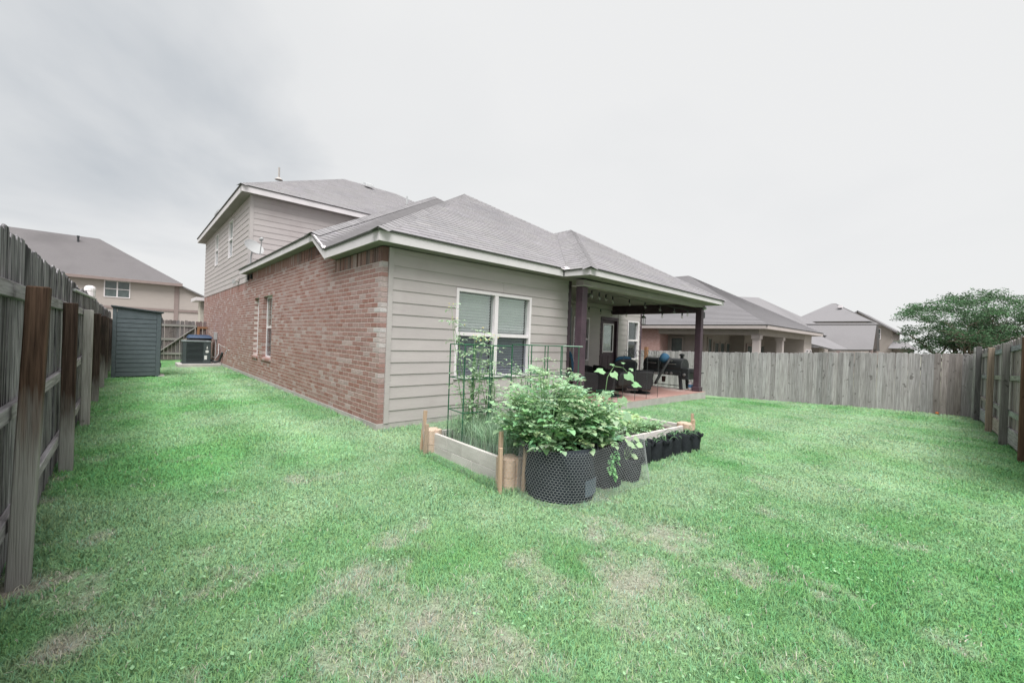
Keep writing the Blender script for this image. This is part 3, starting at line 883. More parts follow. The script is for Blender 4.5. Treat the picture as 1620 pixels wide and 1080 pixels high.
def grey(lo, hi, warm=.0):
    g = rnd.uniform(lo, hi)
    w = rnd.uniform(0, warm)
    return (g*(1+w)*1.01, g*.97, g*(1-.6*w)*1.02)

_pk = {}
def picket_mesh(w, t=.016, m=None):
    if (w, t, m) not in _pk:
        H = 1.8; e = .028
        out = [(-w/2, 0), (w/2, 0), (w/2, H-e), (w/2-e, H), (-w/2+e, H), (-w/2, H-e)]
        k_ = .005; ins = [(-w/2+k_, 0), (w/2-k_, 0), (w/2-k_, H-e-.002), (w/2-e-.002, H-k_), (-w/2+e+.002, H-k_), (-w/2+k_, H-e-.002)]
        mb = MB().prism([(x, -.004, z) for x, z in out], (0, -t+.008, 0))
        for yy, y2 in ((-.004, 0), (-t+.004, -t)):
            mb.add([(x, yy, z) for x, z in out]+[(x, y2, z) for x, z in ins], [(6, 7, 8, 9, 10, 11)]+[(i, (i+1) % 6, 6+(i+1) % 6, 6+i) for i in range(6)])
        _pk[(w, t, m)] = mb.mesh('picket', m or W_v)
    return _pk[(w, t, m)]

def pickets(par, p0, p1, base, top, tint, w=.14, gap=.0015, flip=1, m=None):
    """pickets from p0 to p1 (xy); mesh thickness grows towards -normal*flip"""
    a = Vector((*p0, 0)); b = Vector((*p1, 0)); d = b-a; L = d.length; d.normalize()
    ang = math.atan2(d.y, d.x)
    s = w/2
    while s < L:
        p = a + d*s
        z0 = base(p.x, p.y); z1 = top(p.x, p.y)+rnd.uniform(-.016, .014); dv = rnd.uniform(-.007, .007)
        place('picket', picket_mesh(w, m=m), par, (p.x+d.y*dv, p.y-d.x*dv, z0), tint(s/L),
              rot=(0, rnd.gauss(0, .004), ang+rnd.gauss(0, .012)), scale=(rnd.uniform(.995, 1.012), 1, (z1-z0)/1.8))
        s += w+gap+rnd.uniform(-.001, .003)

# side fence on the left, seen from its framed side
sf = thing('side_fence', 'dark weathered picket fence with brown stained posts along the left lawn edge', 'fence', (-3.2, 5, -.2))
pickets(sf, (-3.2, -4.6), (-3.2, 17.5), lambda x, y: gz(x, y)-.03, lambda x, y: 1.80+.012*math.sin(y*2.1)+rnd.uniform(-.012, .012), lambda t: grey(.17, .36, .0) if t < .35 else grey(.24, .44, .02), m=W_d)
for z in (.10, .73, 1.42):
    y = -4.6
    while y < 17.4:
        y2 = min(y+2.44, 17.5)
        MB().box((-3.184, y+.004, z), (-3.148, y2, z+.088)).build('rail', W_y, sf, color=grey(.34, .46), bevel=.004)
        y = y2
for i, (y, c, w) in enumerate(((-2.16, (.105, .066, .048), .092), (.25, (.08, .054, .043), .10), (2.70, (.40, .39, .375), .10), (5.15, (.085, .062, .052), .10), (7.6, (.075, .056, .048), .10), (9.85, (.09, .07, .06), .1), (12.3, (.12, .1, .09), .1), (14.7, (.12, .1, .09), .1))):
    zt = 1.49; zb = gz(-3.1, y)-.05; lean = rnd.uniform(-.008, .008); lx = .045 if i == 0 else rnd.uniform(-.004, .006)
    a = MB(); zs = zb+.62 if i in (0, 1, 4) else zb+.2
    def sec(z): t = (z-zb)/(zt-zb); return lean*(t-.0)
    def pbox(z0, z1, cc):
        q = MB(); x0, x1 = -3.147, -3.147+w
        if i == 0: x0 += .0; x1 += .0
        q.hexa([(x0, y-w/2+sec(z0), z0), (x1, y-w/2+sec(z0), z0), (x1, y+w/2+sec(z0), z0), (x0, y+w/2+sec(z0), z0), (x0+lx, y-w/2+sec(z1), z1), (x1+lx, y-w/2+sec(z1), z1), (x1+lx, y+w/2+sec(z1), z1), (x0+lx, y+w/2+sec(z1), z1)])
        return q
    m = pmat('post_stain_%d' % i, c, tuple(v*.35 for v in c), scale=1.0, stretch=(45, 45, 1.8), rough=.85, bump=.6, bscale=3, spec=.1, lo=.38, hi=.62, stain=((.03, .025, .022), 5, .6, .72, (1, 1, .5))) if i != 2 else None
    if m is None:
        pbox(zb, zt, c).build('post', W_v, sf, bevel=.006, color=c)
    else:
        # stain worn away to bare grey wood near the ground
        n, l = m.node_tree.nodes, m.node_tree.links
        b = n['Principled BSDF']; src = b.inputs['Base Color'].links[0].from_socket
        g = n.new('ShaderNodeNewGeometry'); sp = n.new('ShaderNodeSeparateXYZ'); l.new(g.outputs['Position'], sp.inputs[0])
        nz = n.new('ShaderNodeTexNoise'); nz.inputs['Scale'].default_value = 7
        ma = n.new('ShaderNodeMath'); ma.operation = 'MULTIPLY_ADD'; ma.inputs[1].default_value = .5
        l.new(nz.outputs['Fac'], ma.inputs[0]); l.new(sp.outputs['Z'], ma.inputs[2])
        mr = n.new('ShaderNodeMapRange'); base_ = zb+(1.05 if i == 0 else .72 if i in (1, 4) else .45)
        mr.inputs['From Min'].default_value = base_-.1; mr.inputs['From Max'].default_value = base_+.35; l.new(ma.outputs[0], mr.inputs['Value'])
        mx = n.new('ShaderNodeMix'); mx.data_type = 'RGBA'; l.new(mr.outputs[0], mx.inputs['Factor']); l.new(src, mx.inputs['B'])
        n3 = n.new('ShaderNodeTexNoise'); n3.inputs['Scale'].default_value = 1
        mu = n.new('ShaderNodeVectorMath'); mu.operation = 'MULTIPLY'; mu.inputs[1].default_value = (40, 40, 2)
        l.new(g.outputs['Position'], mu.inputs[0]); l.new(mu.outputs[0], n3.inputs['Vector'])
        gx = n.new('ShaderNodeMix'); gx.data_type = 'RGBA'; gx.inputs['A'].default_value = (.17, .165, .155, 1); gx.inputs['B'].default_value = (.36, .355, .34, 1)
        l.new(n3.outputs['Fac'], gx.inputs['Factor']); l.new(gx.outputs['Result'], mx.inputs['A'])
        l.new(mx.outputs['Result'], b.inputs['Base Color'])
        pbox(zb, zt, c).build('post', m, sf, bevel=.006, label='brown stained post bleached grey towards the ground')

# white plastic lamp tube clamped on the side fence
PZ = .10
wl = thing('pipe_cap', 'white plastic capped pipe standing above the dark side fence', 'pipe', (-3.3, 6.3, 1.6))
MB().lathe((-3.26, 6.3, 1.55+PZ), [(.07, 0), (.07, .20), (.085, .205), (.085, .30), (.09, .31), (.09, .36), (.075, .40), (.03, .42), (0, .42)], 14).build('cap', M_white, wl, smooth=False)
MB().tube([(-3.17, 1.6, 1.70), (-3.17, 6.2, 1.80)], .018, 6).build('conduit', M_gray, wl)

# far fence, smooth side towards the yard
ff = thing('far_fence', 'pale grey dog-eared picket fence across the far side of the lawn', 'fence', (14.6, 0, -.5))
pickets(ff, (14.6, 9.0), (14.6, -6.1), lambda x, y: gz(x, y)-.04, lambda x, y: gz(14.6, y)+1.755, lambda t: grey(.30, .45, .02) if t < .93 else grey(.22, .32, .10), gap=-.0015)
for z in (.35, 1.45):
    MB().box((14.617, -5.9, gz(14.6, 0)+z), (14.655, 9, gz(14.6, 0)+z+.09)).build('rail', W_y, ff, color=(.3, .29, .28))

# back fence on the right, framed side towards the yard
A_, B_ = Vector((14.55, -6.0, 0)), Vector((4.6, -6.66, 0))
dB = (B_-A_).normalized(); nB = Vector((dB.y, -dB.x, 0)); nB = nB if nB.y > 0 else -nB
bf = thing('back_fence', 'grey picket fence with posts, rails and kickboard at the right edge of the lawn', 'fence', (10, -6.3, -.35))
topB = lambda x, y: 1.47 + (14.55-x)*.031
pickets(bf, tuple(A_[:2]), tuple(B_[:2]), lambda x, y: gz(x, y)+.0, topB, lambda t: grey(.17, .33, .10) if rnd.random() < .8 else grey(.32, .42, .05))
def onB(s, off): return A_ + dB*s + nB*off
LBk = (B_-A_).length
for h, hh, c in ((.06, .27, (.40, .40, .40)), (.56, .09, (.36, .36, .36)), (1.10, .09, (.34, .34, .34)), (1.64, .09, (.36, .36, .36))):
    s = .15
    while s < LBk:
        s2 = min(s+2.0, LBk)
        p, q = onB(s, .037), onB(s2-.006, .037)
        zb = [gz(p.x, p.y)+h, gz(q.x, q.y)+h]
        if h > 1: zb = [topB(p.x, 0)-(1.86-h), topB(q.x, 0)-(1.86-h)]
        m = MB().hexa([(*(p-nB*.019)[:2], zb[0]), (*(q-nB*.019)[:2], zb[1]), (*(q+nB*.019)[:2], zb[1]), (*(p+nB*.019)[:2], zb[0]), (*(p-nB*.019)[:2], zb[0]+hh), (*(q-nB*.019)[:2], zb[1]+hh), (*(q+nB*.019)[:2], zb[1]+hh), (*(p+nB*.019)[:2], zb[0]+hh)])
        m.build('kickboard' if h < .1 else 'rail', W_x, bf, color=tuple(v*rnd.uniform(.85, 1.1) for v in c))
        s = s2
for x, c in ((14.35, (.36, .36, .36)), (13.75, (.13, .125, .13)), (11.44, (.30, .24, .20)), (9.45, (.20, .195, .19)), (7.5, (.135, .085, .062)), (5.5, (.2, .19, .18))):
    s = (14.55-x)/-dB.x; p = onB(s, .057); q = p+nB*.10; w = dB*.05
    zt = topB(x, 0)-.07 if x < 13.6 else topB(x, 0)+.06; zb = gz(x, -6.2)-.05
    MB().hexa([(*(p-w)[:2], zb), (*(p+w)[:2], zb), (*(q+w)[:2], zb), (*(q-w)[:2], zb), (*(p-w)[:2], zt), (*(p+w)[:2], zt), (*(q+w)[:2], zt), (*(q-w)[:2], zt)]).build('post', W_v, bf, color=c, bevel=.006)

# gate across the side passage
gt = thing('side_gate', 'dark picket gate with a pale diagonal brace between shed and brick wall', 'gate', (-1.5, 17.6, -.15))
pickets(gt, (-3.1, 17.6), (-.02, 17.6), lambda x, y: -.12, lambda x, y: 1.60, lambda t: grey(.13, .22, .15) if t < .85 else (.22, .17, .17), w=.125, gap=.006)
for a, b in (((-2.2, 17.565, 1.38), (-.42, 17.565, 1.38)), ((-2.2, 17.565, .16), (-.42, 17.565, .16)), ((-2.2, 17.565, .78), (-.42, 17.565, .78))):
    MB().bar(a, b, .035, .095).build('rail', W_x, gt, color=(.33, .32, .31))
MB().bar((-1.72, 17.53, .20), (-.42, 17.53, 1.36), .032, .10, up=(0, 1, 0)).build('brace', W_x, gt, color=(.36, .35, .34))
MB().box((-.40, 17.50, -.2), (-.31, 17.58, 1.36)).build('post', pmat('cedar_brown', (.30, .155, .085), (.2, .1, .055), scale=1, stretch=(30, 30, 2), bump=.2), gt)
MB().box((-.31, 17.52, 1.27), (-.02, 17.58, 1.36)).build('rail', MATS['cedar_brown'], gt)

# ------------------------------------------------------------------ shed, air conditioner, bin
M_slate = pmat('slate_resin', (.092, .112, .125), (.072, .09, .10), scale=6, rough=.6, bump=.25, bscale=60, stretch=(1, 1, 3))
M_slate2 = pmat('slate_resin_dark', (.045, .056, .062), rough=.6, bump=.1)
shd = thing('garden_shed', 'narrow slate grey resin storage shed with sloping lid against the side fence', 'shed', (-2.5, 10.5, -.14))
x0, x1, y0, y1, zb = -2.99, -1.97, 10.0, 11.0, -.16
zt = lambda x: 1.80 - .115*(x-x0)/(x1-x0)
MB().box((x0+.05, y0+.03, zb), (x1-.04, y1, 1.66)).build('carcass', M_slate2, shd)
for a, b in ((x0, x0+.085), (x1-.10, x1)):
    MB().hexa([(a, y0-.005, zb), (b, y0-.005, zb), (b, y0+.06, zb), (a, y0+.06, zb), (a, y0-.005, zt(a)), (b, y0-.005, zt(b)), (b, y0+.06, zt(b)), (a, y0+.06, zt(a))]).build('corner_post', M_slate, shd, bevel=.006)
n = 14
for i in range(n):
    a = zb+.05+i*(1.72-.0)/n; b = a+1.72/n-.012
    t0, t1 = (b, b) if i < n-1 else (zt(x0+.09)-.01, zt(x1-.1)-.01)
    MB().hexa([(x0+.09, y0+.0, a), (x1-.105, y0+.0, a), (x1-.105, y0+.05, a), (x0+.09, y0+.05, a), (x0+.09, y0+.006, t0), (x1-.105, y0+.006, t1), (x1-.105, y0+.05, t1), (x0+.09, y0+.05, t0)]).build('panel_board', M_slate, shd)
MB().hexa([(x0-.04, y0-.05, zt(x0)-.01), (x1+.05, y0-.05, zt(x1)-.01), (x1+.05, y1+.03, zt(x1)-.01), (x0-.04, y1+.03, zt(x0)-.01), (x0-.04, y0-.05, zt(x0)+.035), (x1+.05, y0-.05, zt(x1)+.03), (x1+.05, y1+.03, zt(x1)+.03), (x0-.04, y1+.03, zt(x0)+.035)]).build('lid', M_slate2, shd, bevel=.008)
for yy in (y0+.07, y0+.54):
    MB().box((x1-.03, yy, zb+.06), (x1+.012, yy+.42, 1.62)).build('door', M_slate, shd, bevel=.006)
for z in (.12, .75, 1.42): MB().box((x1+.0, y0+.0, z), (x1+.03, y0+.08, z+.13)).build('hinge', M_black, shd)
MB().box((-2.0, 9.98, gz(-1.9, 10)-.03), (-1.86, 10.6, gz(-1.9, 10)+.03)).build('paver', M_conc, None, label='small pale paver on the grass beside the grey shed', cat='paver')

ac = thing('air_conditioner', 'dark grey outdoor air conditioner unit with louvred sides on a concrete pad', 'air conditioner', (-.75, 14.1, -.06))
M_acm = pmat('ac_paint', (.052, .066, .07), (.044, .056, .06), rough=.5, bump=.03, spec=.4)
X0, X1, Y0, Y1, ZB, ZT = -1.17, -.33, 13.7, 14.5, -.03, .82
MB().box((X0+.04, Y0+.04, ZB+.04), (X1-.04, Y1-.04, ZT-.03)).build('coil', M_dark, ac)
MB().box((X0-.01, Y0-.01, ZB), (X1+.01, Y1+.01, ZB+.05)).build('base_pan', M_acm, ac, bevel=.01)
tp = MB().box((X0-.015, Y0-.015, ZT-.05), (X1+.015, Y1+.015, ZT)).build('top_cover', pmat('ac_top', (.17, .20, .205), rough=.45, bump=0), ac, bevel=.015)
MB().lathe(((X0+X1)/2, (Y0+Y1)/2, ZT), [(.30, .0), (.31, .02), (.25, .03), (.08, .035), (0, .035)], 20).build('fan_guard', M_black, tp)
for a, b in ((X0, X0+.11), (X1-.24, X1)):
    MB().box((a, Y0, ZB+.05), (b, Y0+.08, ZT-.05)).build('corner_panel', M_acm, ac, bevel=.012)
for i in range(16):
    z = ZB+.075+i*.045
    MB().hexa([(X0+.11, Y0-.002, z), (X1-.24, Y0-.002, z), (X1-.24, Y0+.03, z+.012), (X0+.11, Y0+.03, z+.012), (X0+.11, Y0-.002, z+.017), (X1-.24, Y0-.002, z+.017), (X1-.24, Y0+.03, z+.026), (X0+.11, Y0+.03, z+.026)]).build('louvre', M_acm, ac)
    MB().box((X0-.012, Y0+.1, z), (X0+.01, Y1-.03, z+.015)).build('louvre', M_acm, ac)
M_lab = pmat('paper_label', (.66, .67, .66), rough=.6, bump=0)
MB().lathe((X1-.12, Y0-.004, .42), [(.055, 0), (.055, .003)], 14, axis=(0, -1, 0)).build('label_sticker', M_lab, ac)
MB().prism([(X1-.145, Y0-.002, .53), (X1-.095, Y0-.002, .53), (X1-.12, Y0-.002, .64)], (0, -.003, 0)).build('label_sticker', M_lab, ac)
MB().box((X1-.20, Y0-.005, .12), (X1-.12, Y0-.001, .27)).build('label_sticker', M_lab, ac)
pipe = MB().tube([(X1-.02, 13.9, .15), (X1+.05, 13.85, .06), (X1+.15, 13.7, .02), (X1+.25, 13.5, .08), (-.03, 13.3, .38), (-.01, 13.3, .42)], .04, 8)
pipe.build('line_set', M_black, ac, smooth=True)
MB().tube([(X1, 14.0, .40), (X1+.08, 13.95, .2), (X1+.18, 13.9, .16), (X1+.27, 13.95, .3), (-.03, 14.2, .7)], .014, 6).build('power_whip', M_gray, ac, smooth=True)
MB().box((-1.32, 13.45, -.22), (-.02, 14.7, -.035)).build('air_conditioner_pad', M_conc, None, bevel=.01, label='concrete pad under the outdoor air conditioner', cat='concrete pad')
eb = thing('electrical_box', 'grey electrical disconnect box and conduit on the brick wall behind the air conditioner', 'electrical box', (-.05, 14.9, .9))
MB().box((-.10, 14.8, .85), (-.002, 15.0, 1.15)).build('box', M_gray, eb, bevel=.006)
MB().tube([(-.04, 14.85, .85), (-.04, 14.85, .1)], .02, 6).build('conduit', M_gray, eb)
MB().tube([(-.01, 13.0, .62), (-.12, 12.95, .68), (-.2, 12.93, .74)], .014, 6).build('drain_stub', M_white, eb)

bn = thing('waste_bin', 'dark wheeled bin with blue lid standing behind the air conditioner', 'bin', (-.5, 15.6, -.14), 0)
MB().hexa([(-.80, 15.35, -.12), (-.22, 15.35, -.12), (-.22, 15.9, -.12), (-.80, 15.9, -.12), (-.88, 15.28, .88), (-.12, 15.28, .88), (-.12, 16.0, .88), (-.88, 16.0, .88)]).build('body', M_black, bn, bevel=.02)
M_blue = pmat('blue_plastic', (.018, .045, .10), (.014, .036, .08), rough=.45, bump=0, spec=.4)
MB().hexa([(-.92, 15.22, .88), (-.08, 15.22, .88), (-.08, 16.02, .88), (-.92, 16.02, .88), (-.84, 15.3, .98), (-.14, 15.3, .98), (-.14, 15.95, 1.02), (-.84, 15.95, 1.02)]).build('lid', M_blue, bn, bevel=.02)
MB().tube([(-.86, 16.06, .92), (-.14, 16.06, .92)], .018, 8).build('handle', M_black, bn)
for x in (-.78, -.24): MB().lathe((x-.03, 15.92, -.02), [(.1, 0), (.1, .06)], 14, axis=(1, 0, 0)).build('wheel', M_black, bn)

# satellite dish by the upper wall
sd = thing('satellite_dish', 'pale grey satellite dish bolted above the lower roof edge', 'satellite dish', (0, 8.6, 3.3))
Md = pmat('dish_grey', (.34, .345, .35), (.31, .315, .32), rough=.5, bump=0)
axd = Vector((.28, -.735, .6)).normalized()
cD = Vector((-.02, 8.55, 3.70))
prof = [(r, .28*r*r/.32) for r in (0, .07, .14, .21, .27)]
MB().lathe(cD, prof + [(.275, .068), (.27, .055), (.21, .28*.21*.21/.32-.012), (.0001, -.012)], 22, axis=axd).build('reflector', Md, sd, smooth=True)
foot = Vector((-.06, 8.62, 3.20))
MB().tube([foot, foot+Vector((0, 0, .25)), cD-axd*.02], .022, 8).build('mast', M_gray, sd)
MB().box(foot-Vector((.07, .09, .0)), foot+Vector((.07, .09, .03))).build('foot_plate', M_gray, sd)
dnv = Vector((.74*.65, -.68*.65, -.75)); dnv = (dnv-axd*dnv.dot(axd)).normalized(); lo_ = cD + dnv*.27 + axd*.05; tip = cD + axd*.44 + dnv*.05
arm = MB().tube([lo_, tip], .014, 6).build('feed_arm', M_gray, sd)
MB().lathe(tip-axd*.05+Vector((0, 0, .03)), [(.02, -.05), (.045, -.03), (.05, .04), (.03, .07), (0, .07)], 10, axis=axd).build('feed_horn', Md, sd, smooth=True)

# ------------------------------------------------------------------ neighbouring houses
M_nsid = pmat('tan_siding', (.42, .375, .355), (.385, .342, .325), scale=2, rough=.7, bump=.1, stretch=(1, 1, 20), bscale=4)
M_nroof = pmat('brown_grey_shingle', (.185, .175, .18), (.155, .147, .152), scale=18, rough=.95, bump=.4, bscale=60, stretch=(1, 1, 2.5), attr=False, spec=.1, stain=((.14, .133, .137), .35, .5, .75, (1, 1, 1)))
M_nroof2 = pmat('grey_shingle', (.215, .208, .218), (.185, .18, .188), scale=18, rough=.95, bump=.4, bscale=60, stretch=(1, 1, 2.5), spec=.1, stain=((.17, .165, .172), .35, .5, .75, (1, 1, 1)))
M_ntrim = pmat('tan_trim', (.27, .215, .205), (.235, .185, .178), rough=.7, bump=0)
M_ncol = pmat('pale_column', (.46, .41, .40), (.42, .375, .365), rough=.8, bump=.05)
M_npale = pmat('pale_stucco', (.33, .295, .275), (.29, .258, .24), rough=.85, bump=.1, scale=3)
M_nbrick = pmat('pink_brick', (.45, .31, .29), (.36, .22, .2), scale=9, rough=.9, bump=.3, stretch=(1, 1, 2))
M_nglass = pmat('dark_pane', (.10, .125, .125), (.07, .09, .09), rough=.12, bump=0, spec=.6)

def roof_solid(par, planes, m, name='roof', t=.10, courses=True):
    mb = MB()
    for p in planes:
        P = [Vector(q) for q in p]; n = (P[1]-P[0]).cross(P[2]-P[0]).normalized()
        if n.z < 0: n = -n
        mb.prism(P, -n*t)
    r = mb.build(name, m, par)
    if courses:     # course lines as thin laps
        sh = MB()
        for p in planes:
            P = [Vector(q) for q in p]; n = (P[1]-P[0]).cross(P[2]-P[0]).normalized()
            if n.z < 0: n = -n
            v = (Vector((0, 0, 1))-n*n.z).normalized(); u = v.cross(n); o = P[0]
            p2 = [((q-o).dot(u), (q-o).dot(v)) for q in P]
            a = min(q[1] for q in p2); e1 = max(q[1] for q in p2)
            while a < e1:
                band = clip_half(clip_half(p2, 1, a, True), 1, a+.143, False)
                if len(band) > 2: sh.poly([o+u*x+v*y+n*(.006+.014*(1-(y-a)/.143)) for x, y in band])
                a += .143
        sh.build('shingles', m, r, kind='stuff')
    return r

def nwin(par, F, s0, s1, z0, z1, mull=0, hung=True, m=None, t=.07, name='window'):
    mb = MB()
    mb.fbox(F, s0, s0+t, z0, z1, .0, .06); mb.fbox(F, s1-t, s1, z0, z1, .0, .06); mb.fbox(F, s0+t, s1-t, z0, z0+t, 0, .058); mb.fbox(F, s0+t, s1-t, z1-t, z1, 0, .058)
    if mull: mb.fbox(F, (s0+s1)/2-t*.6, (s0+s1)/2+t*.6, z0+t, z1-t, 0, .055)
    if hung: mb.fbox(F, s0+t, s1-t, (z0+z1)/2-t*.35, (z0+z1)/2+t*.35, 0, .05)
    w = mb.build(name, m or M_white, par)
    cs = [(s0+t, s1-t)] if not mull else [(s0+t, (s0+s1)/2-t*.6), ((s0+s1)/2+t*.6, s1-t)]
    for a, b in cs: MB().fbox(F, a, b, z0+t, z1-t, .002, .02).build('pane', M_nglass, w)
    return w

# two-storey house behind the gate
n1 = thing('neighbour_house', 'tan two-storey house with brown hip roof rising behind the grey shed', 'house', (-6, 45, -.3))
E0 = 40.0; ZE = 4.98
F1 = frame((0, E0+.5, 0), (1, 0, 0), (0, -1, 0))
MB().box((-22, E0+.5, -.5), (.3, 52, ZE)).build('wall', M_nsid, n1)
MB().prism([(.3, E0+.52, -.5), (6.5, E0+.52, -.5), (6.5, E0+.52, 2.8), (2.4, E0+.52, 3.95), (.3, E0+.52, ZE)], (0, 11, 0)).build('wall', M_nsid, n1)
z = 2.85
while z < ZE-.1:
    MB().fbox(F1, -22, .2, z, z+.16, .0, .014).build('siding_board', M_nsid, n1); z += .165
z = 2.85
while z < 4.7:
    xe = .3+(ZE-z-.25)/(ZE-2.8)*4.0
    if xe > .7: MB().fbox(F1, .55, min(xe, 6), z, z+.16, -.02, .006).build('siding_board', M_nsid, n1)
    z += .165
MB().fbox(F1, .2, .5, -.3, ZE, .0, .05).build('corner_trim', M_ntrim, n1)
MB().fbox(F1, -22, .19, 2.64, 2.80, 0, .06).build('band_trim', M_ntrim, n1); MB().fbox(F1, .51, 6.4, 2.64, 2.80, -.01, .05).build('band_trim', M_ntrim, n1)
MB().box((-22.5, E0-.03, ZE-.16), (.7, E0+.02, ZE+.06)).build('fascia', M_ntrim, n1)
RZ, RY = 8.72, 45.5
roof_solid(n1, [[(-22.5, E0, ZE+.05), (.7, E0, ZE+.05), (-4.7, RY, RZ), (-9.75, RY, RZ), (-16, RY+1, RZ-.4)], [(.7, E0, ZE+.05), (.7, 51, ZE+.05), (-4.7, RY, RZ)], [(-9.75, RY, RZ), (-4.7, RY, RZ), (.7, 51, ZE), (-22.5, 51, ZE)]], M_nroof)
roof_solid(n1, [[(.3, E0+.2, ZE+.10), (2.6, E0+.2, 4.0), (2.6, 51, 4.0), (.3, 51, ZE+.10)], [(2.6, E0+.2, 4.0), (7, E0+.2, 2.75), (7, 51, 2.75), (2.6, 51, 4.0)]], M_nroof, name='side_roof', t=.12, courses=False)
nwin(n1, F1, -4.15, -2.6, 3.5, 4.85, mull=1)
nwin(n1, F1, -8.2, -6.7, 3.5, 4.85, mull=1)
MB().fbox(F1, -4.9, -4.5, 2.85, 3.02, .0, .12).build('wall_vent', M_white, n1)
MB().lathe((-5.9, RY-.9, RZ-.65), [(.07, 0), (.07, .45), (.1, .45), (.1, .55)], 8).build('vent_pipe', M_black, n1)

# single-storey house beyond the far fence, with its own corner patio
n2 = thing('neighbour_house', 'single-storey house with corner patio columns just beyond the far fence', 'house', (20, 5, -.7))
gx, gy = 16.65, -.13
Fx = frame((17.05, 0, 0), (0, 1, 0), (-1, 0, 0)); Fy = frame((0, .28, 0), (1, 0, 0), (0, -1, 0))
MB().box((17.05, 4.75, -1), (25.9, 14, 2.2)).build('wall', M_nbrick, n2)
MB().box((17.9, 2.9, -1), (25.9, 4.749, 2.2)).build('wall', M_npale, n2)
MB().box((21.2, 2.2, -1), (25.9, 2.9, 2.2)).build('wall', M_npale, n2)
MB().box((24.4, .28, -1), (26.0, 2.2, 2.2)).build('wall', M_nsid, n2)
MB().box((16.7, -.1, 2.1), (26.2, 4.8, 2.14)).build('patio_ceiling', M_npale, n2)
# frieze beam and columns
MB().box((17.0, .25, 1.86), (17.25, 4.8, 2.10)).build('patio_beam', M_npale, n2); MB().box((17.25, .25, 1.86), (24.4, .48, 2.10)).build('patio_beam', M_npale, n2)
for x, y in ((17.12, .36), (20.5, .38)):
    c = MB().box((x-.13, y-.13, -1), (x+.13, y+.13, 1.80)).build('column', M_ncol, n2)
    MB().box((x-.17, y-.17, 1.70), (x+.17, y+.17, 1.86)).build('column_cap', M_ncol, c)
Fi = frame((17.9, 0, 0), (0, 1, 0), (-1, 0, 0)); Fj = frame((0, 2.9, 0), (1, 0, 0), (0, -1, 0)); Fk = frame((0, 2.2, 0), (1, 0, 0), (0, -1, 0))
nwin(n2, Fi, 3.9, 4.6, .2, 1.75, m=M_npale, hung=False)
nwin(n2, Fj, 18.2, 18.75, .1, 1.75, m=M_npale, hung=False)
for a in (19.0, 19.75, 20.5): nwin(n2, Fj, a, a+.62, .0, 1.55, m=M_npale, hung=False, t=.06)
nwin(n2, Fk, 21.4, 22.6, -.6, 1.55, m=M_ntrim, hung=False, t=.14, name='patio_door'); nwin(n2, Fk, 23.0, 24.3, .0, 1.5, m=M_npale, hung=False)
nwin(n2, Fy, 24.7, 25.15, .2, 1.35, hung=False, t=.05); nwin(n2, Fy, 25.4, 25.8, .2, 1.35, hung=False, t=.05)
MB().box((17.4, 3.2, .0), (17.6, 4.0, .9)).build('patio_cabinet', M_npale, n2)
zf0, zf1 = 2.12, 2.29
MB().box((gx-.02, gy, zf0), (gx+.02, 14, zf1)).build('fascia', M_ncol, n2); MB().box((gx+.02, gy-.02, zf0), (26.5, gy+.02, zf1)).build('fascia', M_ncol, n2)
pk = (22.9, 6.1, 5.66)
roof_solid(n2, [[(gx-.04, gy-.04, zf1), (26.55, gy-.04, zf1), pk], [(gx-.04, 14, zf1), (gx-.04, gy-.04, zf1), pk, (22.9, 14, 5.66)], [(26.55, gy-.04, zf1), (28, 14, zf1), (22.9, 14, 5.66), pk]], M_nroof2)

# further houses
def far_house(name, label, walls, wall_m, planes, roof_m, wins=(), F=None):
    h = thing(name, label, 'house', (sum(w[0][0]+w[1][0] for w in walls)/2/len(walls), sum(w[0][1]+w[1][1] for w in walls)/2/len(walls), -.8))
    for a, b in walls: MB().box(a, b).build('wall', wall_m, h)
    for p in planes: roof_solid(h, p, roof_m, courses=False)
    for w in wins: nwin(h, *w)
    return h
def hip(x0, x1, y0, y1, ze, pz, ridge):
    (rx0, ry0), (rx1, ry1) = ridge
    a, b = (rx0, ry0, pz), (rx1, ry1, pz)
    if abs(rx1-rx0) >= abs(ry1-ry0):
        return [[(x0, y0, ze), (x1, y0, ze), b, a], [(x1, y0, ze), (x1, y1, ze), b], [(x1, y1, ze), (x0, y1, ze), a, b], [(x0, y1, ze), (x0, y0, ze), a]]
    return [[(x0, y0, ze), (x1, y0, ze), a], [(x1, y0, ze), (x1, y1, ze), b, a], [(x1, y1, ze), (x0, y1, ze), b], [(x0, y1, ze), (x0, y0, ze), a, b]]
far_house('neighbour_house', 'grey roofed house partly hidden behind the patio-columned neighbour', [((30.2, 1.6, -1), (40, 12, 2.4))], M_npale,
          [hip(29.6, 43, 1.0, 13, 2.4, 5.2, ((31.6, 6.2), (32.8, 5.2)))], M_nroof2)
h3 = far_house('neighbour_house', 'house with pointed grey hip roof and small vent left of the tree', [((49.2, 1.2, -1), (55, 6.4, 4.3))], M_npale,
          [hip(48.5, 55.7, .5, 7.0, 4.25, 6.35, ((52.0, 4.1), (52.3, 3.8)))], M_nroof2)
MB().box((50.6, 3.0, 5.75), (51.0, 3.3, 6.0)).build('roof_vent', M_white, h3)
gz4 = thing('patio_cover', 'steep grey gable roof of a free-standing patio cover beyond the far fence', 'patio cover', (36, 0, -.8))
TL_, TR_, BR_, BL_ = (32.46, 2.73, 3.21), (36.83, -1.29, 3.43), (35.36, -1.31, 1.51), (30.99, 2.71, 1.29)
roof_solid(gz4, [[BL_, BR_, TR_, TL_], [TL_, TR_, (38.3, -1.27, 1.5), (33.9, 2.75, 1.3)]], M_nroof2, courses=False, t=.14)
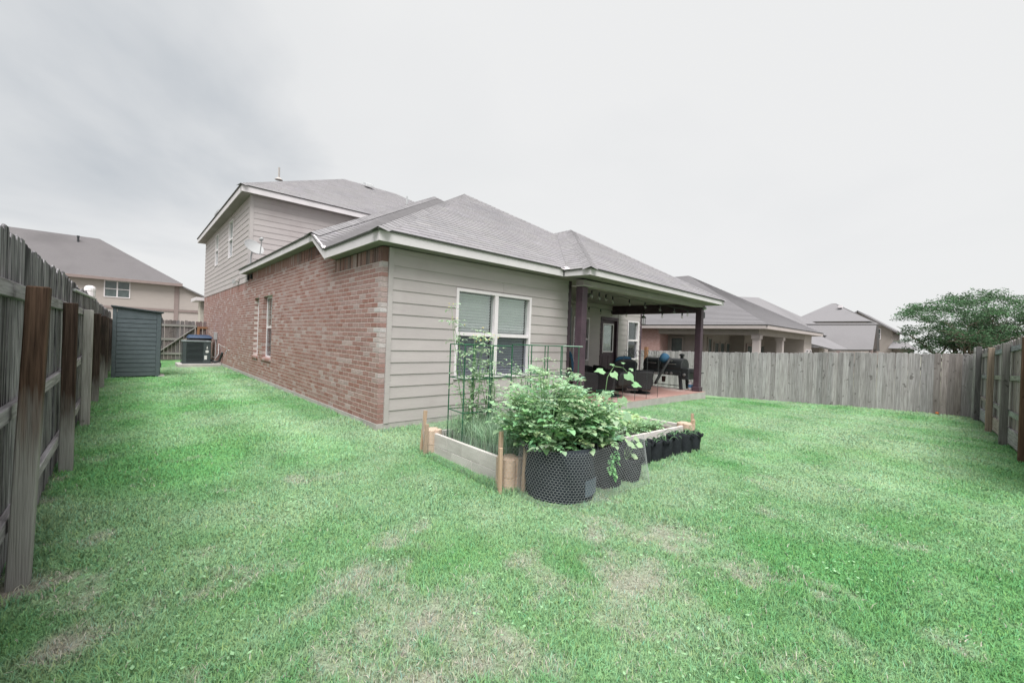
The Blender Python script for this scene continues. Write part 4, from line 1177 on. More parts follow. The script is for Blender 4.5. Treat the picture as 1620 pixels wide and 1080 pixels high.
MB().prism([(35.5, -1.27, 1.55), (36.83, -1.25, 3.25), (38.15, -1.23, 1.55)], (-.1, .12, 0)).build('gable_board', pmat('dark_gable', (.10, .085, .08), rough=.8), gz4)
for q in ((33.6, .3), (35.45, -1.2), (38.1, -1.1)): MB().box((q[0]-.1, q[1]-.1, -1), (q[0]+.1, q[1]+.1, 1.5)).build('post', M_ntrim, gz4)
low = far_house('neighbour_house', 'low house with pale lean-to roof edge behind the far fence', [((29.4, .6, -1), (32, 4, 1.5))], M_npale,
          [[[(28.36, -.31, 1.42), (30.3, -.73, 1.45), (31.2, .8, 2.25), (28.78, 1.1, 2.2)], [(28.36, -.31, 1.42), (28.78, 1.1, 2.2), (27.0, 2.4, 2.25), (26.6, 1.2, 1.9)]]], M_nroof2)
Ft = frame((63, 0, 0), (0, 1, 0), (-1, 0, 0))
h5 = thing('neighbour_house', 'two-storey tan house with narrow upper window beside the tree', 'house', (66, 2, -.8))
MB().prism([(63, .25, -1), (63, 6, -1), (63, 6, 4.6), (63, 3.4, 6.2), (63, .25, 4.0)], (8, 0, 0)).build('wall', M_npale, h5)
MB().box((63.4, -1.2, -1), (70, .24, 2.0)).build('wall', M_npale, h5)
roof_solid(h5, [[(62.4, -.35, 3.75), (71.5, -.35, 3.75), (71.5, 3.4, 6.35), (62.4, 3.4, 6.35)], [(62.4, 3.4, 6.35), (71.5, 3.4, 6.35), (71.5, 7, 4.0), (62.4, 7, 4.0)]], M_nroof2, courses=False, t=.16)
roof_solid(h5, [[(62.2, -1.6, 1.9), (62.2, .5, 1.9), (63.4, .24, 2.7), (63.4, -.6, 2.7)], [(62.2, -1.6, 1.9), (63.4, -.6, 2.7), (70, -.6, 2.7), (70, -1.6, 1.9)]], M_nroof2, courses=False, name='porch_roof')
nwin(h5, Ft, 1.25, 1.65, 2.9, 4.2)
h6 = far_house('neighbour_house', 'low pale house glimpsed through the tree trunks at the right', [((65, -12, -1), (75, -6.0, 2.4))], M_npale,
          [hip(64, 76, -13, -5.4, 2.4, 3.9, ((68, -9), (70, -9)))], M_nroof2)
h7 = far_house('neighbour_house', 'grey roof peeking above the fence at the far right edge', [((76, -24, -1), (86, -9.6, 3.4))], M_npale,
          [hip(75, 87, -25, -9.2, 3.4, 7.0, ((80, -18), (82, -15)))], M_nroof2)
# ------------------------------------------------------------------ foliage helpers
def leafmat(name, c1, c2, trans=.35, rough=.55):
    return pmat(name, c1, c2, scale=9, rough=rough, bump=0, attr=True, trans=trans, spec=.3)
def np_mesh(name, V, Fq, m, C=None, par=None, kind=None, smooth=False):
    """V (n,3), Fq (k,3|4) index array, C per-vertex colour"""
    off = np.array(OFF[par.name]) if par else np.zeros(3)
    me = bpy.data.meshes.new(name)
    me.vertices.add(len(V)); me.vertices.foreach_set('co', (V-off).astype(np.float32).ravel())
    w = Fq.shape[1]
    me.loops.add(Fq.size); me.loops.foreach_set('vertex_index', Fq.ravel().astype(np.int32))
    me.polygons.add(len(Fq)); me.polygons.foreach_set('loop_start', (np.arange(len(Fq))*w).astype(np.int32))
    me.update()
    if C is not None:
        a = me.color_attributes.new('Col', 'FLOAT_COLOR', 'POINT')
        a.data.foreach_set('color', np.concatenate([C, np.ones((len(C), 1))], 1).astype(np.float32).ravel())
    if smooth: me.polygons.foreach_set('use_smooth', [True]*len(me.polygons))
    me.materials.append(m)
    o = bpy.data.objects.new(name, me); col.objects.link(o)
    if par: o.parent = par; OFF[o.name] = OFF[par.name]
    tag(o, kind=kind)
    return o

class Leaves:
    """collects little folded leaves: base point, direction, normal, length, width, droop"""
    def __init__(s): s.V = []; s.F = []; s.C = []
    def leaf(s, p, d, n, L, W, c, droop=.25):
        d = d.normalized(); sd = d.cross(n)
        if sd.length < 1e-5: sd = d.orthogonal()
        sd.normalize(); n = sd.cross(d)
        b = len(s.V)
        dn = Vector((0, 0, -1))
        m1 = p + d*L*.38 + dn*droop*L*.10; t = p + d*L*(1-.12*droop) + dn*droop*L*.55
        m2 = p + d*L*.70 + dn*droop*L*.28
        s.V += [p, m1+sd*W*.5+n*W*.14, m2+sd*W*.36+n*W*.10, t, m2-sd*W*.36+n*W*.10, m1-sd*W*.5+n*W*.14, m1, m2]
        s.F += [(b, b+6, b+1), (b+1, b+6, b+7), (b+1, b+7, b+2), (b+2, b+7, b+3), (b, b+5, b+6), (b+5, b+7, b+6), (b+5, b+4, b+7), (b+4, b+3, b+7)]
        s.C += [c]*8
    def build(s, name, m, par, kind='stuff'):
        return np_mesh(name, np.array([tuple(v) for v in s.V]), np.array(s.F), m, np.array(s.C), par, kind)

def rv(a=1.0): return Vector((rnd.uniform(-a, a), rnd.uniform(-a, a), rnd.uniform(-a, a)))
def vary(c, v=.15):
    g = 1+rnd.gauss(0, v); return tuple(max(.01, x*g*(1+rnd.gauss(0, .05))) for x in c)

def compound_leaf(LV, p, d, L, c, n=3, wide=.55, droop=.4):
    """pinnate leaf: pairs of leaflets and a terminal one"""
    d = d.normalized(); up = Vector((0, 0, 1)); sd = d.cross(up)
    if sd.length < .05: sd = d.orthogonal()
    sd.normalize(); nn = sd.cross(d)
    for i in range(n):
        t = .35+.5*i/max(1, n-1)
        q = p + d*L*t + Vector((0, 0, -1))*droop*L*.4*t*t
        for s in (-1, 1):
            ll = L*(.34-.05*i)*rnd.uniform(.85, 1.15)
            LV.leaf(q, (sd*s + d*.55 + rv(.18)), (nn+rv(.25)).normalized(), ll, ll*wide*1.15, vary(c), droop)
    q = p + d*L*.92 + Vector((0, 0, -1))*droop*L*.34
    LV.leaf(q, d+Vector((0, 0, -.3*droop))+rv(.12), (nn+rv(.2)).normalized(), L*.42, L*.42*wide*1.2, vary(c), droop)

def bushy(par, base, stems, h, spread, leafL, c, per=8, m=None, stem_m=None, pairs=3, top_c=None, lean=(0, 0), wide=.55, droopy=False):
    LV = Leaves(); ST = MB()
    for k in range(stems):
        a = rnd.uniform(0, 2*math.pi); r = spread*math.sqrt(rnd.random())
        hh = h*(1-.45*(r/spread)**2)*rnd.uniform(.68, 1.12)
        if droopy and k % 4 == 0: r = spread*rnd.uniform(.7, .95); hh = h*rnd.uniform(.12, .4)
        b = Vector(base) + Vector((math.cos(a), math.sin(a), 0))*r*.35
        e = Vector(base) + Vector((math.cos(a)*r+lean[0], math.sin(a)*r+lean[1], hh))
        mid = (b+e)/2 + Vector((0, 0, hh*.22)) - Vector((math.cos(a), math.sin(a), 0))*r*.12
        pts = [b*(1-t)**2 + mid*2*t*(1-t) + e*t*t for t in np.linspace(0, 1, 7)]
        ST.tube(pts, [.006, .0055, .005, .0045, .004, .0035, .003], 5)
        for i in range(per):
            t = .22+.8*i/per
            t = min(t, 1.0)
            p = b*(1-t)**2 + mid*2*t*(1-t) + e*t*t
            aa = a + rnd.uniform(-2.2, 2.2)
            d = Vector((math.cos(aa), math.sin(aa), rnd.uniform(.0, .75)))
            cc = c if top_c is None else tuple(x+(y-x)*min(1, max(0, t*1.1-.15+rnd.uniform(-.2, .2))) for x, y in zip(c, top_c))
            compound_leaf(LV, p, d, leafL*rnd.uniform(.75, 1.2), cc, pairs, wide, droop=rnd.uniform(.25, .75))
    ST.build('stem', stem_m or M_stem, par, kind='stuff')
    return LV.build('foliage', m or M_leaf, par)

M_leaf = leafmat('leaf_green', (1, 1, 1), (.84, .86, .84))
M_stem = pmat('green_stem', (.20, .34, .16), (.16, .27, .13), rough=.7, bump=0)

# ------------------------------------------------------------------ raised bed
M_board = pmat('grey_bed_board', (.60, .57, .55), (.46, .43, .41), scale=2.2, stretch=(1, 1, 4), rough=.9, bump=.2, bscale=25, objcol=True,
               stain=((.36, .31, .27), 3.0, .60, .78, (1, 1, 1.5)))
M_block = pmat('tan_block', (.56, .43, .345), (.46, .345, .27), scale=14, rough=.95, bump=.5, bscale=80, objcol=True)
M_soil = pmat('garden_soil', (.10, .078, .062), (.055, .042, .034), scale=14, rough=1, bump=1, bscale=30, bdist=.05)
M_stake = pmat('cedar_stake', (.46, .34, .245), (.36, .26, .185), scale=1, stretch=(30, 30, 2), rough=.85, bump=.2, objcol=True)
FL, BL, FR, BR = Vector((.12, -2.72, 0)), Vector((.16, -1.22, 0)), Vector((3.55, -2.90, 0)), Vector((3.62, -1.35, 0))
bed = thing('raised_bed', 'raised garden bed of grey boards with tan corner blocks in front of the window', 'garden bed', (1.8, -2.1, -.18))
ZB, ZT = -.20, .10
def bed_side(a, b, cuts):
    d = (b-a).normalized(); n = Vector((-d.y, d.x, 0))
    L = (b-a).length
    s0, s1 = .10, L-.10
    for row, (z0, z1) in enumerate(((ZB-.06, -.052), (-.05, ZT))):
        xs = [s0]+[s0+(s1-s0)*c for c in cuts[row]]+[s1]
        for p, q in zip(xs, xs[1:]):
            A, B = a+d*(p+.002), a+d*(q-.002)
            m = MB().hexa([(*(A-n*.02)[:2], z0), (*(B-n*.02)[:2], z0), (*(B+n*.02)[:2], z0), (*(A+n*.02)[:2], z0), (*(A-n*.02)[:2], z1), (*(B-n*.02)[:2], z1), (*(B+n*.02)[:2], z1), (*(A+n*.02)[:2], z1)])
            g = rnd.uniform(.92, 1.06); m.build('board', M_board, bed, color=(g, g, g), bevel=.004)
bed_side(BL, FL, ((.3, .62), (.22, .46, .72)))
bed_side(FL, FR, ((.35, .7), (.5,)))
bed_side(FR, BR, ((.5,), ()))
bed_side(BR, BL, ((.35, .7), (.5,)))
def corner_block(c, z0, z1):
    out = []
    for i in range(64):
        a = 2*math.pi*i/64
        # square block with rounded lobes and slots in the faces
        r = .118*(1-.10*math.cos(4*a)); r = r if abs(math.sin(2*a)) > .28 else r*.70
        out.append((c.x+r*math.cos(a), c.y+r*math.sin(a), z0))
    return MB().prism(out, (0, 0, z1-z0))
for c in (FL, BL, FR, BR):
    for z0, z1 in ((ZB-.04, -.042), (-.038, .13)):
        g = rnd.uniform(.92, 1.08); corner_block(c, z0, z1).build('corner_block', M_block, bed, color=(g, g*.99, g*.97))
soil = MB()
nx_, ny_ = 34, 16
vs = []; fs = []
for i in range(nx_+1):
    for j in range(ny_+1):
        u_, v_ = i/nx_, j/ny_
        p = (FL*(1-u_)+FR*u_)*(1-v_)+(BL*(1-u_)+BR*u_)*v_
        vs.append((p.x, p.y, .02+.05*(float(fbm(np.array([p.x*5]), np.array([p.y*5]))[0])-.4)))
for i in range(nx_):
    for j in range(ny_):
        k0 = i*(ny_+1)+j; fs.append((k0, k0+ny_+1, k0+ny_+2, k0+1))
soil.add(vs, fs); soil.build('soil', M_soil, bed, smooth=True)

def stake(a, b, w, h, label):
    MB().bar(a, b, w, h, up=(0, 1, 0)).build('wooden_stake', M_stake, None, bevel=.003, label=label, cat='stake', group='stakes around the garden bed',
                                             color=tuple(rnd.uniform(.88, 1.08) for _ in range(1))*3)
stake((.03, -1.20, -.22), (.10, -1.16, .36), .045, .03, 'taller wooden stake at the rear left bed corner nearest the wall')
stake((.0, -1.33, -.22), (.04, -1.31, .22), .04, .03, 'shorter wooden stake at the rear left bed corner')
stake((-.02, -2.74, -.24), (.0, -2.72, .40), .042, .03, 'tallest wooden stake at the front bed corner by the wire')
stake((-.06, -2.80, -.24), (-.05, -2.78, .26), .032, .03, 'thin wooden stake just left of the tallest front corner stake')
stake((.14, -2.90, -.24), (.18, -2.88, .30), .034, .03, 'wooden stake between the front corner block and the big grow bag')
stake((3.70, -2.94, -.3), (3.72, -2.92, .26), .05, .03, 'taller wooden stake at the right front end of the bed')
stake((3.62, -3.0, -.3), (3.60, -2.99, .19), .07, .03, 'wide short wooden stake at the right front end of the bed')
stake((3.72, -1.30, -.25), (3.75, -1.28, .30), .05, .03, 'wooden stake at the rear right bed corner by the patio')

# ------------------------------------------------------------------ chicken wire
M_wire = pmat('galvanised_wire', (.40, .42, .43), rough=.5, metal=.3, bump=0)
def wire_sheet(P, L, H, cell=.030, r=.0011, wob=.006):
    """P(s, t) -> 3D point; hexagonal netting over [0, L] x [0, H]"""
    mb = MB(); w = cell; hh = cell*.9
    seg = []
    ni, nj = int(L/w), int(H/(hh*.75))
    def pt(s, t):
        s = min(max(s, 0), L); t = min(max(t, 0), H)
        return P(s, t)
    for j in range(nj):
        for i in range(ni):
            x = (i+(.5 if j % 2 else 0))*w; y = j*hh*.75
            a, b, c, d = (x, y+hh*.25), (x+w/2, y), (x+w, y+hh*.25), (x, y+hh*.75)
            seg += [(a, b), (b, c), (a, d)]
    for p, q in seg:
        A, B = Vector(pt(*p)), Vector(pt(*q))
        if (A-B).length < .003: continue
        t = (B-A).normalized(); x = t.orthogonal().normalized(); y = t.cross(x)
        o = [x*r, -x*r*.5+y*r*.87, -x*r*.5-y*r*.87]
        mb.add([A+o[0], A+o[1], A+o[2], B+o[0], B+o[1], B+o[2]], [(0, 1, 4, 3), (1, 2, 5, 4), (2, 0, 3, 5)])
    return mb
def poly_path(pts):
    P = [Vector(p) for p in pts]; ls = [0]
    for a, b in zip(P, P[1:]): ls.append(ls[-1]+(b-a).length)
    def f(s):
        for i in range(len(P)-1):
            if s <= ls[i+1] or i == len(P)-2:
                t = (s-ls[i])/(ls[i+1]-ls[i]); return P[i]+(P[i+1]-P[i])*t
    return f, ls[-1]
wf = thing('wire_fence', 'chicken wire netting around the raised garden bed', 'wire netting', (1.8, -2.1, -.2))
pth, LW = poly_path([(3.72, -2.95, 0), (3.74, -1.28, 0), (.10, -1.12, 0), (-.03, -1.33, 0), (-.06, -2.78, 0), (.16, -2.92, 0)])
wire_sheet(lambda s, t: pth(s)+Vector((.012*math.sin(s*7+t*9), .012*math.sin(s*5+t*11), -.16+t)), LW, .46, cell=.036, r=.0008).build('netting', M_wire, wf, kind='stuff')

# ------------------------------------------------------------------ big grow bags with potato plants and their wire
M_felt = pmat('black_felt', (.026, .030, .034), (.018, .021, .024), scale=30, rough=.95, bump=.5, bscale=150, spec=.1)
M_felt2 = pmat('slate_felt', (.034, .041, .049), (.028, .034, .041), scale=30, rough=.95, bump=.4, bscale=150, spec=.1)
def bag(name, label, c, r, h, n=28, m=None, group=None, lean=0., soil=True, handles=True):
    t = thing(name, label, 'grow bag', (c[0], c[1], gz(c[0], c[1])-.01), 0, group)
    z0 = gz(c[0], c[1])-.01
    mb = MB(); rings = 9; ph = rnd.uniform(0, 6)
    vs = []; fs = []
    for i in range(rings+1):
        u_ = i/rings
        for j in range(n):
            a = 2*math.pi*j/n
            rr = r*(.95+.06*math.sin(u_*2.6))*(1+.04*math.sin(3*a+ph+u_*3)+.025*math.sin(7*a+ph*2+u_*9)+.012*math.sin(13*a+u_*23+ph))
            z = z0+h*u_ + (u_**4)*h*.05*math.sin(2*a+ph)
            vs.append((c[0]+rr*math.cos(a)+lean*u_, c[1]+rr*math.sin(a), z))
    for i in range(rings):
        for j in range(n):
            fs.append((i*n+j, i*n+(j+1) % n, (i+1)*n+(j+1) % n, (i+1)*n+j))
    # rolled rim and inner wall
    b = len(vs)
    for k, (dr, dz) in enumerate(((-.012, .004), (-.02, -.03), (-.02, -.10*min(1, h/.3)))):
        for j in range(n):
            x, y, z = vs[rings*n+j]; a = 2*math.pi*j/n
            vs.append((x+dr*math.cos(a), y+dr*math.sin(a), z+dz))
    for k in range(3):
        o0 = rings*n if k == 0 else b+(k-1)*n
        for j in range(n):
            fs.append((o0+j, o0+(j+1) % n, b+k*n+(j+1) % n, b+k*n+j))
    mb.add(vs, fs); body = mb.build('fabric', m or M_felt, t, smooth=True)
    s = MB(); zz = z0+h*(.86 if h > .3 else .72)
    s.lathe((c[0]+lean*.8, c[1], zz), [(r*.97, 0), (r*.5, .015), (0, .02)], n); s.build('soil', M_soil, t, smooth=True)
    if handles:
        for a in (ph, ph+math.pi):
            p0 = Vector((c[0]+r*1.0*math.cos(a-.35)+lean, c[1]+r*1.0*math.sin(a-.35), z0+h*.98)); p1 = Vector((c[0]+r*math.cos(a+.35)+lean, c[1]+r*math.sin(a+.35), z0+h*.98))
            o = Vector((math.cos(a), math.sin(a), 0))*.03
            pts = [p0-Vector((0, 0, .04)), p0+o+Vector((0, 0, .01)), (p0+p1)/2+o*1.5-Vector((0, 0, .015)), p1+o+Vector((0, 0, .01)), p1-Vector((0, 0, .04))]
            hm = MB()
            for q, w in zip(pts, pts[1:]): hm.bar(q, w, .012, .028)
            hm.build('handle', M_felt, t)
    return t
bagA = bag('grow_bag', 'large black fabric grow bag at the front bed corner holding a potato plant', (.46, -3.085), .335, .47, m=M_felt2)
bagB = bag('grow_bag', 'second large black grow bag right of the corner one, under leafy stems', (1.05, -3.15), .225, .44)
bagC = bag('grow_bag', 'squat black grow bag with bean leaves at the right end of the wire cage', (1.40, -3.25), .14, .24)
lbm = MB()
for i in range(6):
    a0, a1 = math.radians(262+i*6), math.radians(268+i*6)
    q = [(.46+.352*math.cos(t), -3.085+.352*math.sin(t)) for t in (a0, a1)]
    lbm.add([(*q[0], -.12), (*q[1], -.12), (*q[1], .03), (*q[0], .03)], [(0, 1, 2, 3)])
lbm.build('bag_label', pmat('slate_patch', (.09, .12, .145), rough=.8, bump=.1), bagA)
# wire wrapped round the bags
def ring_path():
    pts = []
    for a in np.linspace(math.radians(100), math.radians(278), 26): pts.append((.46+.425*math.cos(a), -3.085+.41*math.sin(a), 0))
    for a in np.linspace(math.radians(276), math.radians(430), 18): pts.append((1.36+.25*math.cos(a), -3.24+.27*math.sin(a), 0))
    return pts
rp_, LR = poly_path(ring_path())
wr = thing('wire_cage', 'chicken wire wrapped round the large grow bags at the front corner', 'wire netting', (.8, -3.1, -.2))
def wrapP(s, t):
    p = rp_(s); q = Vector((.78, -3.05, 0)); k = 1-.12*(t/.50)*min(1, s/LR+.1)
    return Vector((q.x+(p.x-q.x)*k, q.y+(p.y-q.y)*k, -.19+t+.02*math.sin(s*4)))
wire_sheet(wrapP, LR, .52, cell=.033, r=.0009).build('netting', M_wire, wr, kind='stuff')

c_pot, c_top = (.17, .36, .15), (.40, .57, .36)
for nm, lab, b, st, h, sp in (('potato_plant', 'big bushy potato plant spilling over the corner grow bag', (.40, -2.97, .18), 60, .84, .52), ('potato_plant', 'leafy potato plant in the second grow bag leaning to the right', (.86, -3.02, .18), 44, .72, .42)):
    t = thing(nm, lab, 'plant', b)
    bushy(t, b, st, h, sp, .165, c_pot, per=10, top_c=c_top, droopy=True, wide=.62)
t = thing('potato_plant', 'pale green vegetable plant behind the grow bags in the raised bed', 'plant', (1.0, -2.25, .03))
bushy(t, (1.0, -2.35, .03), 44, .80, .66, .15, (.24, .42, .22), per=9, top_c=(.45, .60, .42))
t = thing('potato_sprig', 'leafy sprig hanging down the front of the grow bags', 'plant', (.80, -3.36, .2))
LV = Leaves()
for i in range(12): compound_leaf(LV, Vector((.80+rnd.uniform(-.06, .06), -3.42+rnd.uniform(-.03, .01), .26-.02*i)), Vector((rnd.uniform(-1, .6), -.8, -.5)), .09, (.20, .42, .19))
LV.build('foliage', M_leaf, t)
t = thing('bean_plant', 'young bean plant with broad light leaves inside the wire cage', 'plant', (1.36, -3.22, .0))
LV = Leaves(); ST = MB()
for i in range(20):
    a = rnd.uniform(0, 6.28); p = Vector((1.34+rnd.uniform(-.1, .1), -3.28+rnd.uniform(-.1, .08), rnd.uniform(.02, .30)))
    LV.leaf(p, Vector((math.cos(a), math.sin(a)-.5, .1)), (Vector((-.4, -.6, .6))+rv(.3)).normalized(), .085, .075, vary((.42, .60, .34)), .5)
    ST.tube([(1.36, -3.22, -.02), p], .0025, 4)
LV.build('foliage', M_leaf, t); ST.build('stem', M_stem, t, kind='stuff')

# row of small pots along the front board
words = ['first', 'second', 'third', 'fourth', 'fifth', 'sixth', 'seventh', 'eighth']
for i in range(7):
    x = 1.80+i*.262+rnd.uniform(-.015, .015); y = -3.04-.008*i+rnd.uniform(-.012, .012)
    lab = 'small black grow bag, %s from the wire cage in the row along the bed' % words[i]
    pb = bag('small_grow_bag', lab, (x, y), (.100+rnd.uniform(-.004, .008)), .265+rnd.uniform(-.03, .02), n=18, lean=rnd.uniform(-.015, .02), group='small grow bags along the bed')
    pb['category'] = 'grow bag'
    t = thing('onion_plant', 'drooping onion leaves in the %s small grow bag from the wire cage' % words[i], 'plant', (x, y, .0), 0, 'onions in the small grow bags')
    mb = MB()
    for k in range(5 if i < 3 else 11):
        a = rnd.uniform(0, 6.28); r = rnd.uniform(.06, .20); hh = rnd.uniform(.05, .17)
        p0 = Vector((x+rnd.uniform(-.04, .04), y+rnd.uniform(-.04, .04), -.03)); p2 = p0+Vector((math.cos(a)*r, math.sin(a)*r, .06+hh*.3)); pm = p0+Vector((math.cos(a)*r*.35, math.sin(a)*r*.35, .10+hh))
        mb.tube([p0*(1-s)**2+pm*2*s*(1-s)+p2*s*s for s in np.linspace(0, 1, 6)], [.004, .0045, .004, .0035, .003, .001], 5, c=vary((.17, .32, .17)))
    mb.build('foliage', M_leaf, t, kind='stuff', smooth=True)

# onions in the near part of the bed
t = thing('onion_patch', 'dense clump of grassy onion leaves in the near end of the bed', 'plant', (.45, -2.0, .03))
n_ = 2100
X = np.random.RandomState(3)
bx_ = .24+X.rand(n_)*.62; by_ = -2.55+X.rand(n_)*1.18
az = X.rand(n_)*6.28; ln = .20+X.rand(n_)*.26; bend = X.rand(n_)*.75+.1; wd = .0045
Vv, Ff, Cc = [], [], []
for i in range(n_):
    b = len(Vv)
    dx, dy = math.cos(az[i]), math.sin(az[i])
    c = vary((.36, .52, .36), .18)
    for k, u_ in enumerate((0, .35, .7, 1.0)):
        r = bend[i]*ln[i]*u_*u_; z = .03+ln[i]*u_*(1-.35*bend[i]*u_)
        w = wd*(1-u_*.85)
        Vv += [(bx_[i]+dx*r-dy*w, by_[i]+dy*r+dx*w, z), (bx_[i]+dx*r+dy*w, by_[i]+dy*r-dx*w, z)]
        Cc += [c, c]
    for k in range(3): Ff.append((b+2*k, b+2*k+1, b+2*k+3, b+2*k+2))
np_mesh('foliage', np.array(Vv), np.array(Ff), M_leaf, np.array(Cc), t, 'stuff')

# lettuce / herbs / cucumber in the far part of the bed
for (cx, cy, lab, cc) in ((2.95, -2.2, 'pale lettuce head at the far right end of the bed', (.50, .66, .34)), (3.25, -1.9, 'light green lettuce behind the rightmost one by the wire', (.52, .68, .36)), (2.6, -1.85, 'loose lettuce left of the lettuce heads by the far wire', (.46, .62, .33))):
    t = thing('lettuce', lab, 'plant', (cx, cy, .03)); LV = Leaves()
    for i in range(170):
        a = rnd.uniform(0, 6.28); r = .28*math.sqrt(rnd.random())
        LV.leaf(Vector((cx+r*math.cos(a), cy+r*math.sin(a), .03+rnd.uniform(0, .1))), Vector((math.cos(a), math.sin(a), rnd.uniform(.3, 1.2))), (Vector((-math.cos(a), -math.sin(a), .6))+rv(.3)).normalized(), .10, .10, vary(cc, .12), .6)
    LV.build('foliage', M_leaf, t)
for hx, hy, hl, hh_ in ((2.55, -2.62, 'leafy pepper seedlings behind the front board near the small bags', .22), (3.05, -2.62, 'leafy seedlings at the right end behind the front board', .18), (2.15, -1.75, 'pale bean bush between rightmost cage and cucumber vine', .42), (2.85, -1.65, 'broad leafy greens along the far wire of the bed', .26)):
    t = thing('seedlings', hl, 'plant', (hx, hy, .03)); bushy(t, (hx, hy, .03), 20, hh_, .30, .11, (.26, .46, .22), per=6, top_c=(.42, .60, .37))
t = thing('herb_clump', 'low feathery herbs in the middle of the bed behind the front board', 'plant', (2.0, -2.5, .03))
bushy(t, (1.85, -2.55, .03), 22, .26, .40, .09, (.28, .46, .26), per=7, top_c=(.44, .6, .42))

# green square tomato cages
M_cage = pmat('green_coated_wire', (.03, .12, .065), (.024, .09, .05), rough=.5, bump=0)
cages = (('leftmost square green wire tomato cage in front of the window', .27, -1.76), ('square green tomato cage second from the left', .70, -1.68), ('third square green tomato cage behind the potato plant', 1.36, -1.72), ('rightmost square green tomato cage reaching the patio post', 2.0, -1.76))
for lab, x, y in cages:
    t = thing('tomato_cage', lab, 'plant cage', (x+.18, y+.18, .03), 0, 'square green tomato cages')
    w, z1 = .36, 1.21+rnd.uniform(-.01, .01)
    tw = rnd.uniform(-.12, .12)
    cc = Vector((x+w/2, y+w/2, 0))
    def rot_(p): d = Vector(p)-cc; return cc+Vector((d.x*math.cos(tw)-d.y*math.sin(tw), d.x*math.sin(tw)+d.y*math.cos(tw), d.z))
    cs = [rot_((x, y, 0)), rot_((x+w, y, 0)), rot_((x+w, y+w, 0)), rot_((x, y+w, 0))]
    for i in range(4):
        MB().tube([(cs[i].x, cs[i].y, -.1), (cs[i].x, cs[i].y, z1)], .0075, 6).build('upright', M_cage, t)
        j = (i+1) % 4
        q = (cs[i]*.5+cs[j]*.5)
        for z in (z1, .80, .40):
            MB().tube([(cs[i].x, cs[i].y, z), (cs[j].x, cs[j].y, z)], .0065, 6).build('crossbar', M_cage, t)
MB().tube([(1.99, -1.77, 1.225), (2.5, -1.72, 1.22)], .007, 6).build('cage_rail', pmat('pale_green_wire', (.35, .48, .41), rough=.5, bump=0), None, label='pale green top wire pointing past the rightmost tomato cage', cat='wire')

def vine(t, base, h, n, spread, leafL, c, yellow=.0):
    LV = Leaves(); ST = MB(); FLW = MB()
    for k in range(n):
        p = Vector(base)+Vector((rnd.uniform(-.06, .06), rnd.uniform(-.06, .06), 0)); pts = [p.copy()]
        hh = h*rnd.uniform(.75, 1.05); dirv = Vector((rnd.uniform(-1, 1), rnd.uniform(-1, 1), 0))*spread
        for i in range(8):
            p = p + Vector((dirv.x/8+rnd.uniform(-.03, .03), dirv.y/8+rnd.uniform(-.03, .03), hh/8)); pts.append(p.copy())
        ST.tube(pts, [.005]*5+[.004, .003, .003, .002], 5)
        for i in range(1, 9):
            for q in range(3):
                a = rnd.uniform(0, 6.28); cc = tuple(x+(y-x)*i/9 for x, y in zip(c, (.45, .58, .40)))
                compound_leaf(LV, pts[i], Vector((math.cos(a), math.sin(a), rnd.uniform(-.2, .6))), leafL*rnd.uniform(.6, 1.1), cc, 2, .45, .6)
        if yellow and rnd.random() < .8:
            for q in range(3): FLW.lathe(pts[-1]+rv(.05), [(.0, 0), (.012, .006), (0, .012)], 5)
    LV.build('foliage', M_leaf, t); ST.build('stem', M_stem, t, kind='stuff')
    if FLW.v: FLW.build('flower', pmat('yellow_flower', (.75, .62, .25), rough=.6, bump=0), t, kind='stuff')
t = thing('tomato_plant', 'thin tomato plant climbing above the leftmost cage against the window', 'plant', (.45, -1.58, .03)); vine(t, (.45, -1.58, .03), 1.6, 9, .32, .16, (.26, .42, .24), .7)
t = thing('tomato_plant', 'tomato plant inside the second cage from the left', 'plant', (.88, -1.50, .03)); vine(t, (.88, -1.50, .03), 1.05, 8, .3, .16, (.25, .43, .23))
t = thing('tomato_plant', 'tomato plant inside the third cage behind the potatoes', 'plant', (1.54, -1.54, .03)); vine(t, (1.54, -1.54, .03), 1.0, 8, .3, .16, (.28, .45, .25))
t = thing('tomato_plant', 'tomato plant inside the rightmost green cage', 'plant', (2.18, -1.58, .03)); vine(t, (2.18, -1.58, .03), .8, 6, .3, .15, (.28, .45, .25))

# small round cage with a cucumber vine
t = thing('cucumber_cage', 'small round green wire cage holding the cucumber vine', 'plant cage', (2.35, -2.3, .03))
for i in range(6):
    a = i*math.pi/3; MB().tube([(2.35+.15*math.cos(a), -2.3+.15*math.sin(a), -.05), (2.35+.15*math.cos(a), -2.3+.15*math.sin(a), .62)], .004, 5).build('upright', M_cage, t)
for z in (.25, .44, .60):
    MB().tube([(2.35+.15*math.cos(a), -2.3+.15*math.sin(a), z) for a in np.linspace(0, 2*math.pi, 17)], .004, 5).build('hoop', M_cage, t)
cu = thing('cucumber_vine', 'cucumber vine with large broad leaves above the small round cage', 'plant', (2.3, -2.3, .03))
main = [(2.28, -2.3, .03), (2.27, -2.32, .3), (2.22, -2.36, .6), (2.20, -2.4, .82), (2.32, -2.42, .97), (2.48, -2.46, .95), (2.62, -2.5, .84), (2.70, -2.52, .70)]
MB().tube(main, [.008, .007, .006, .005, .005, .004, .003, .002], 6).build('stem', M_stem, cu, smooth=True)
M_cuc = leafmat('cucumber_leaf', (1, 1, 1), (.85, .87, .85), .3)
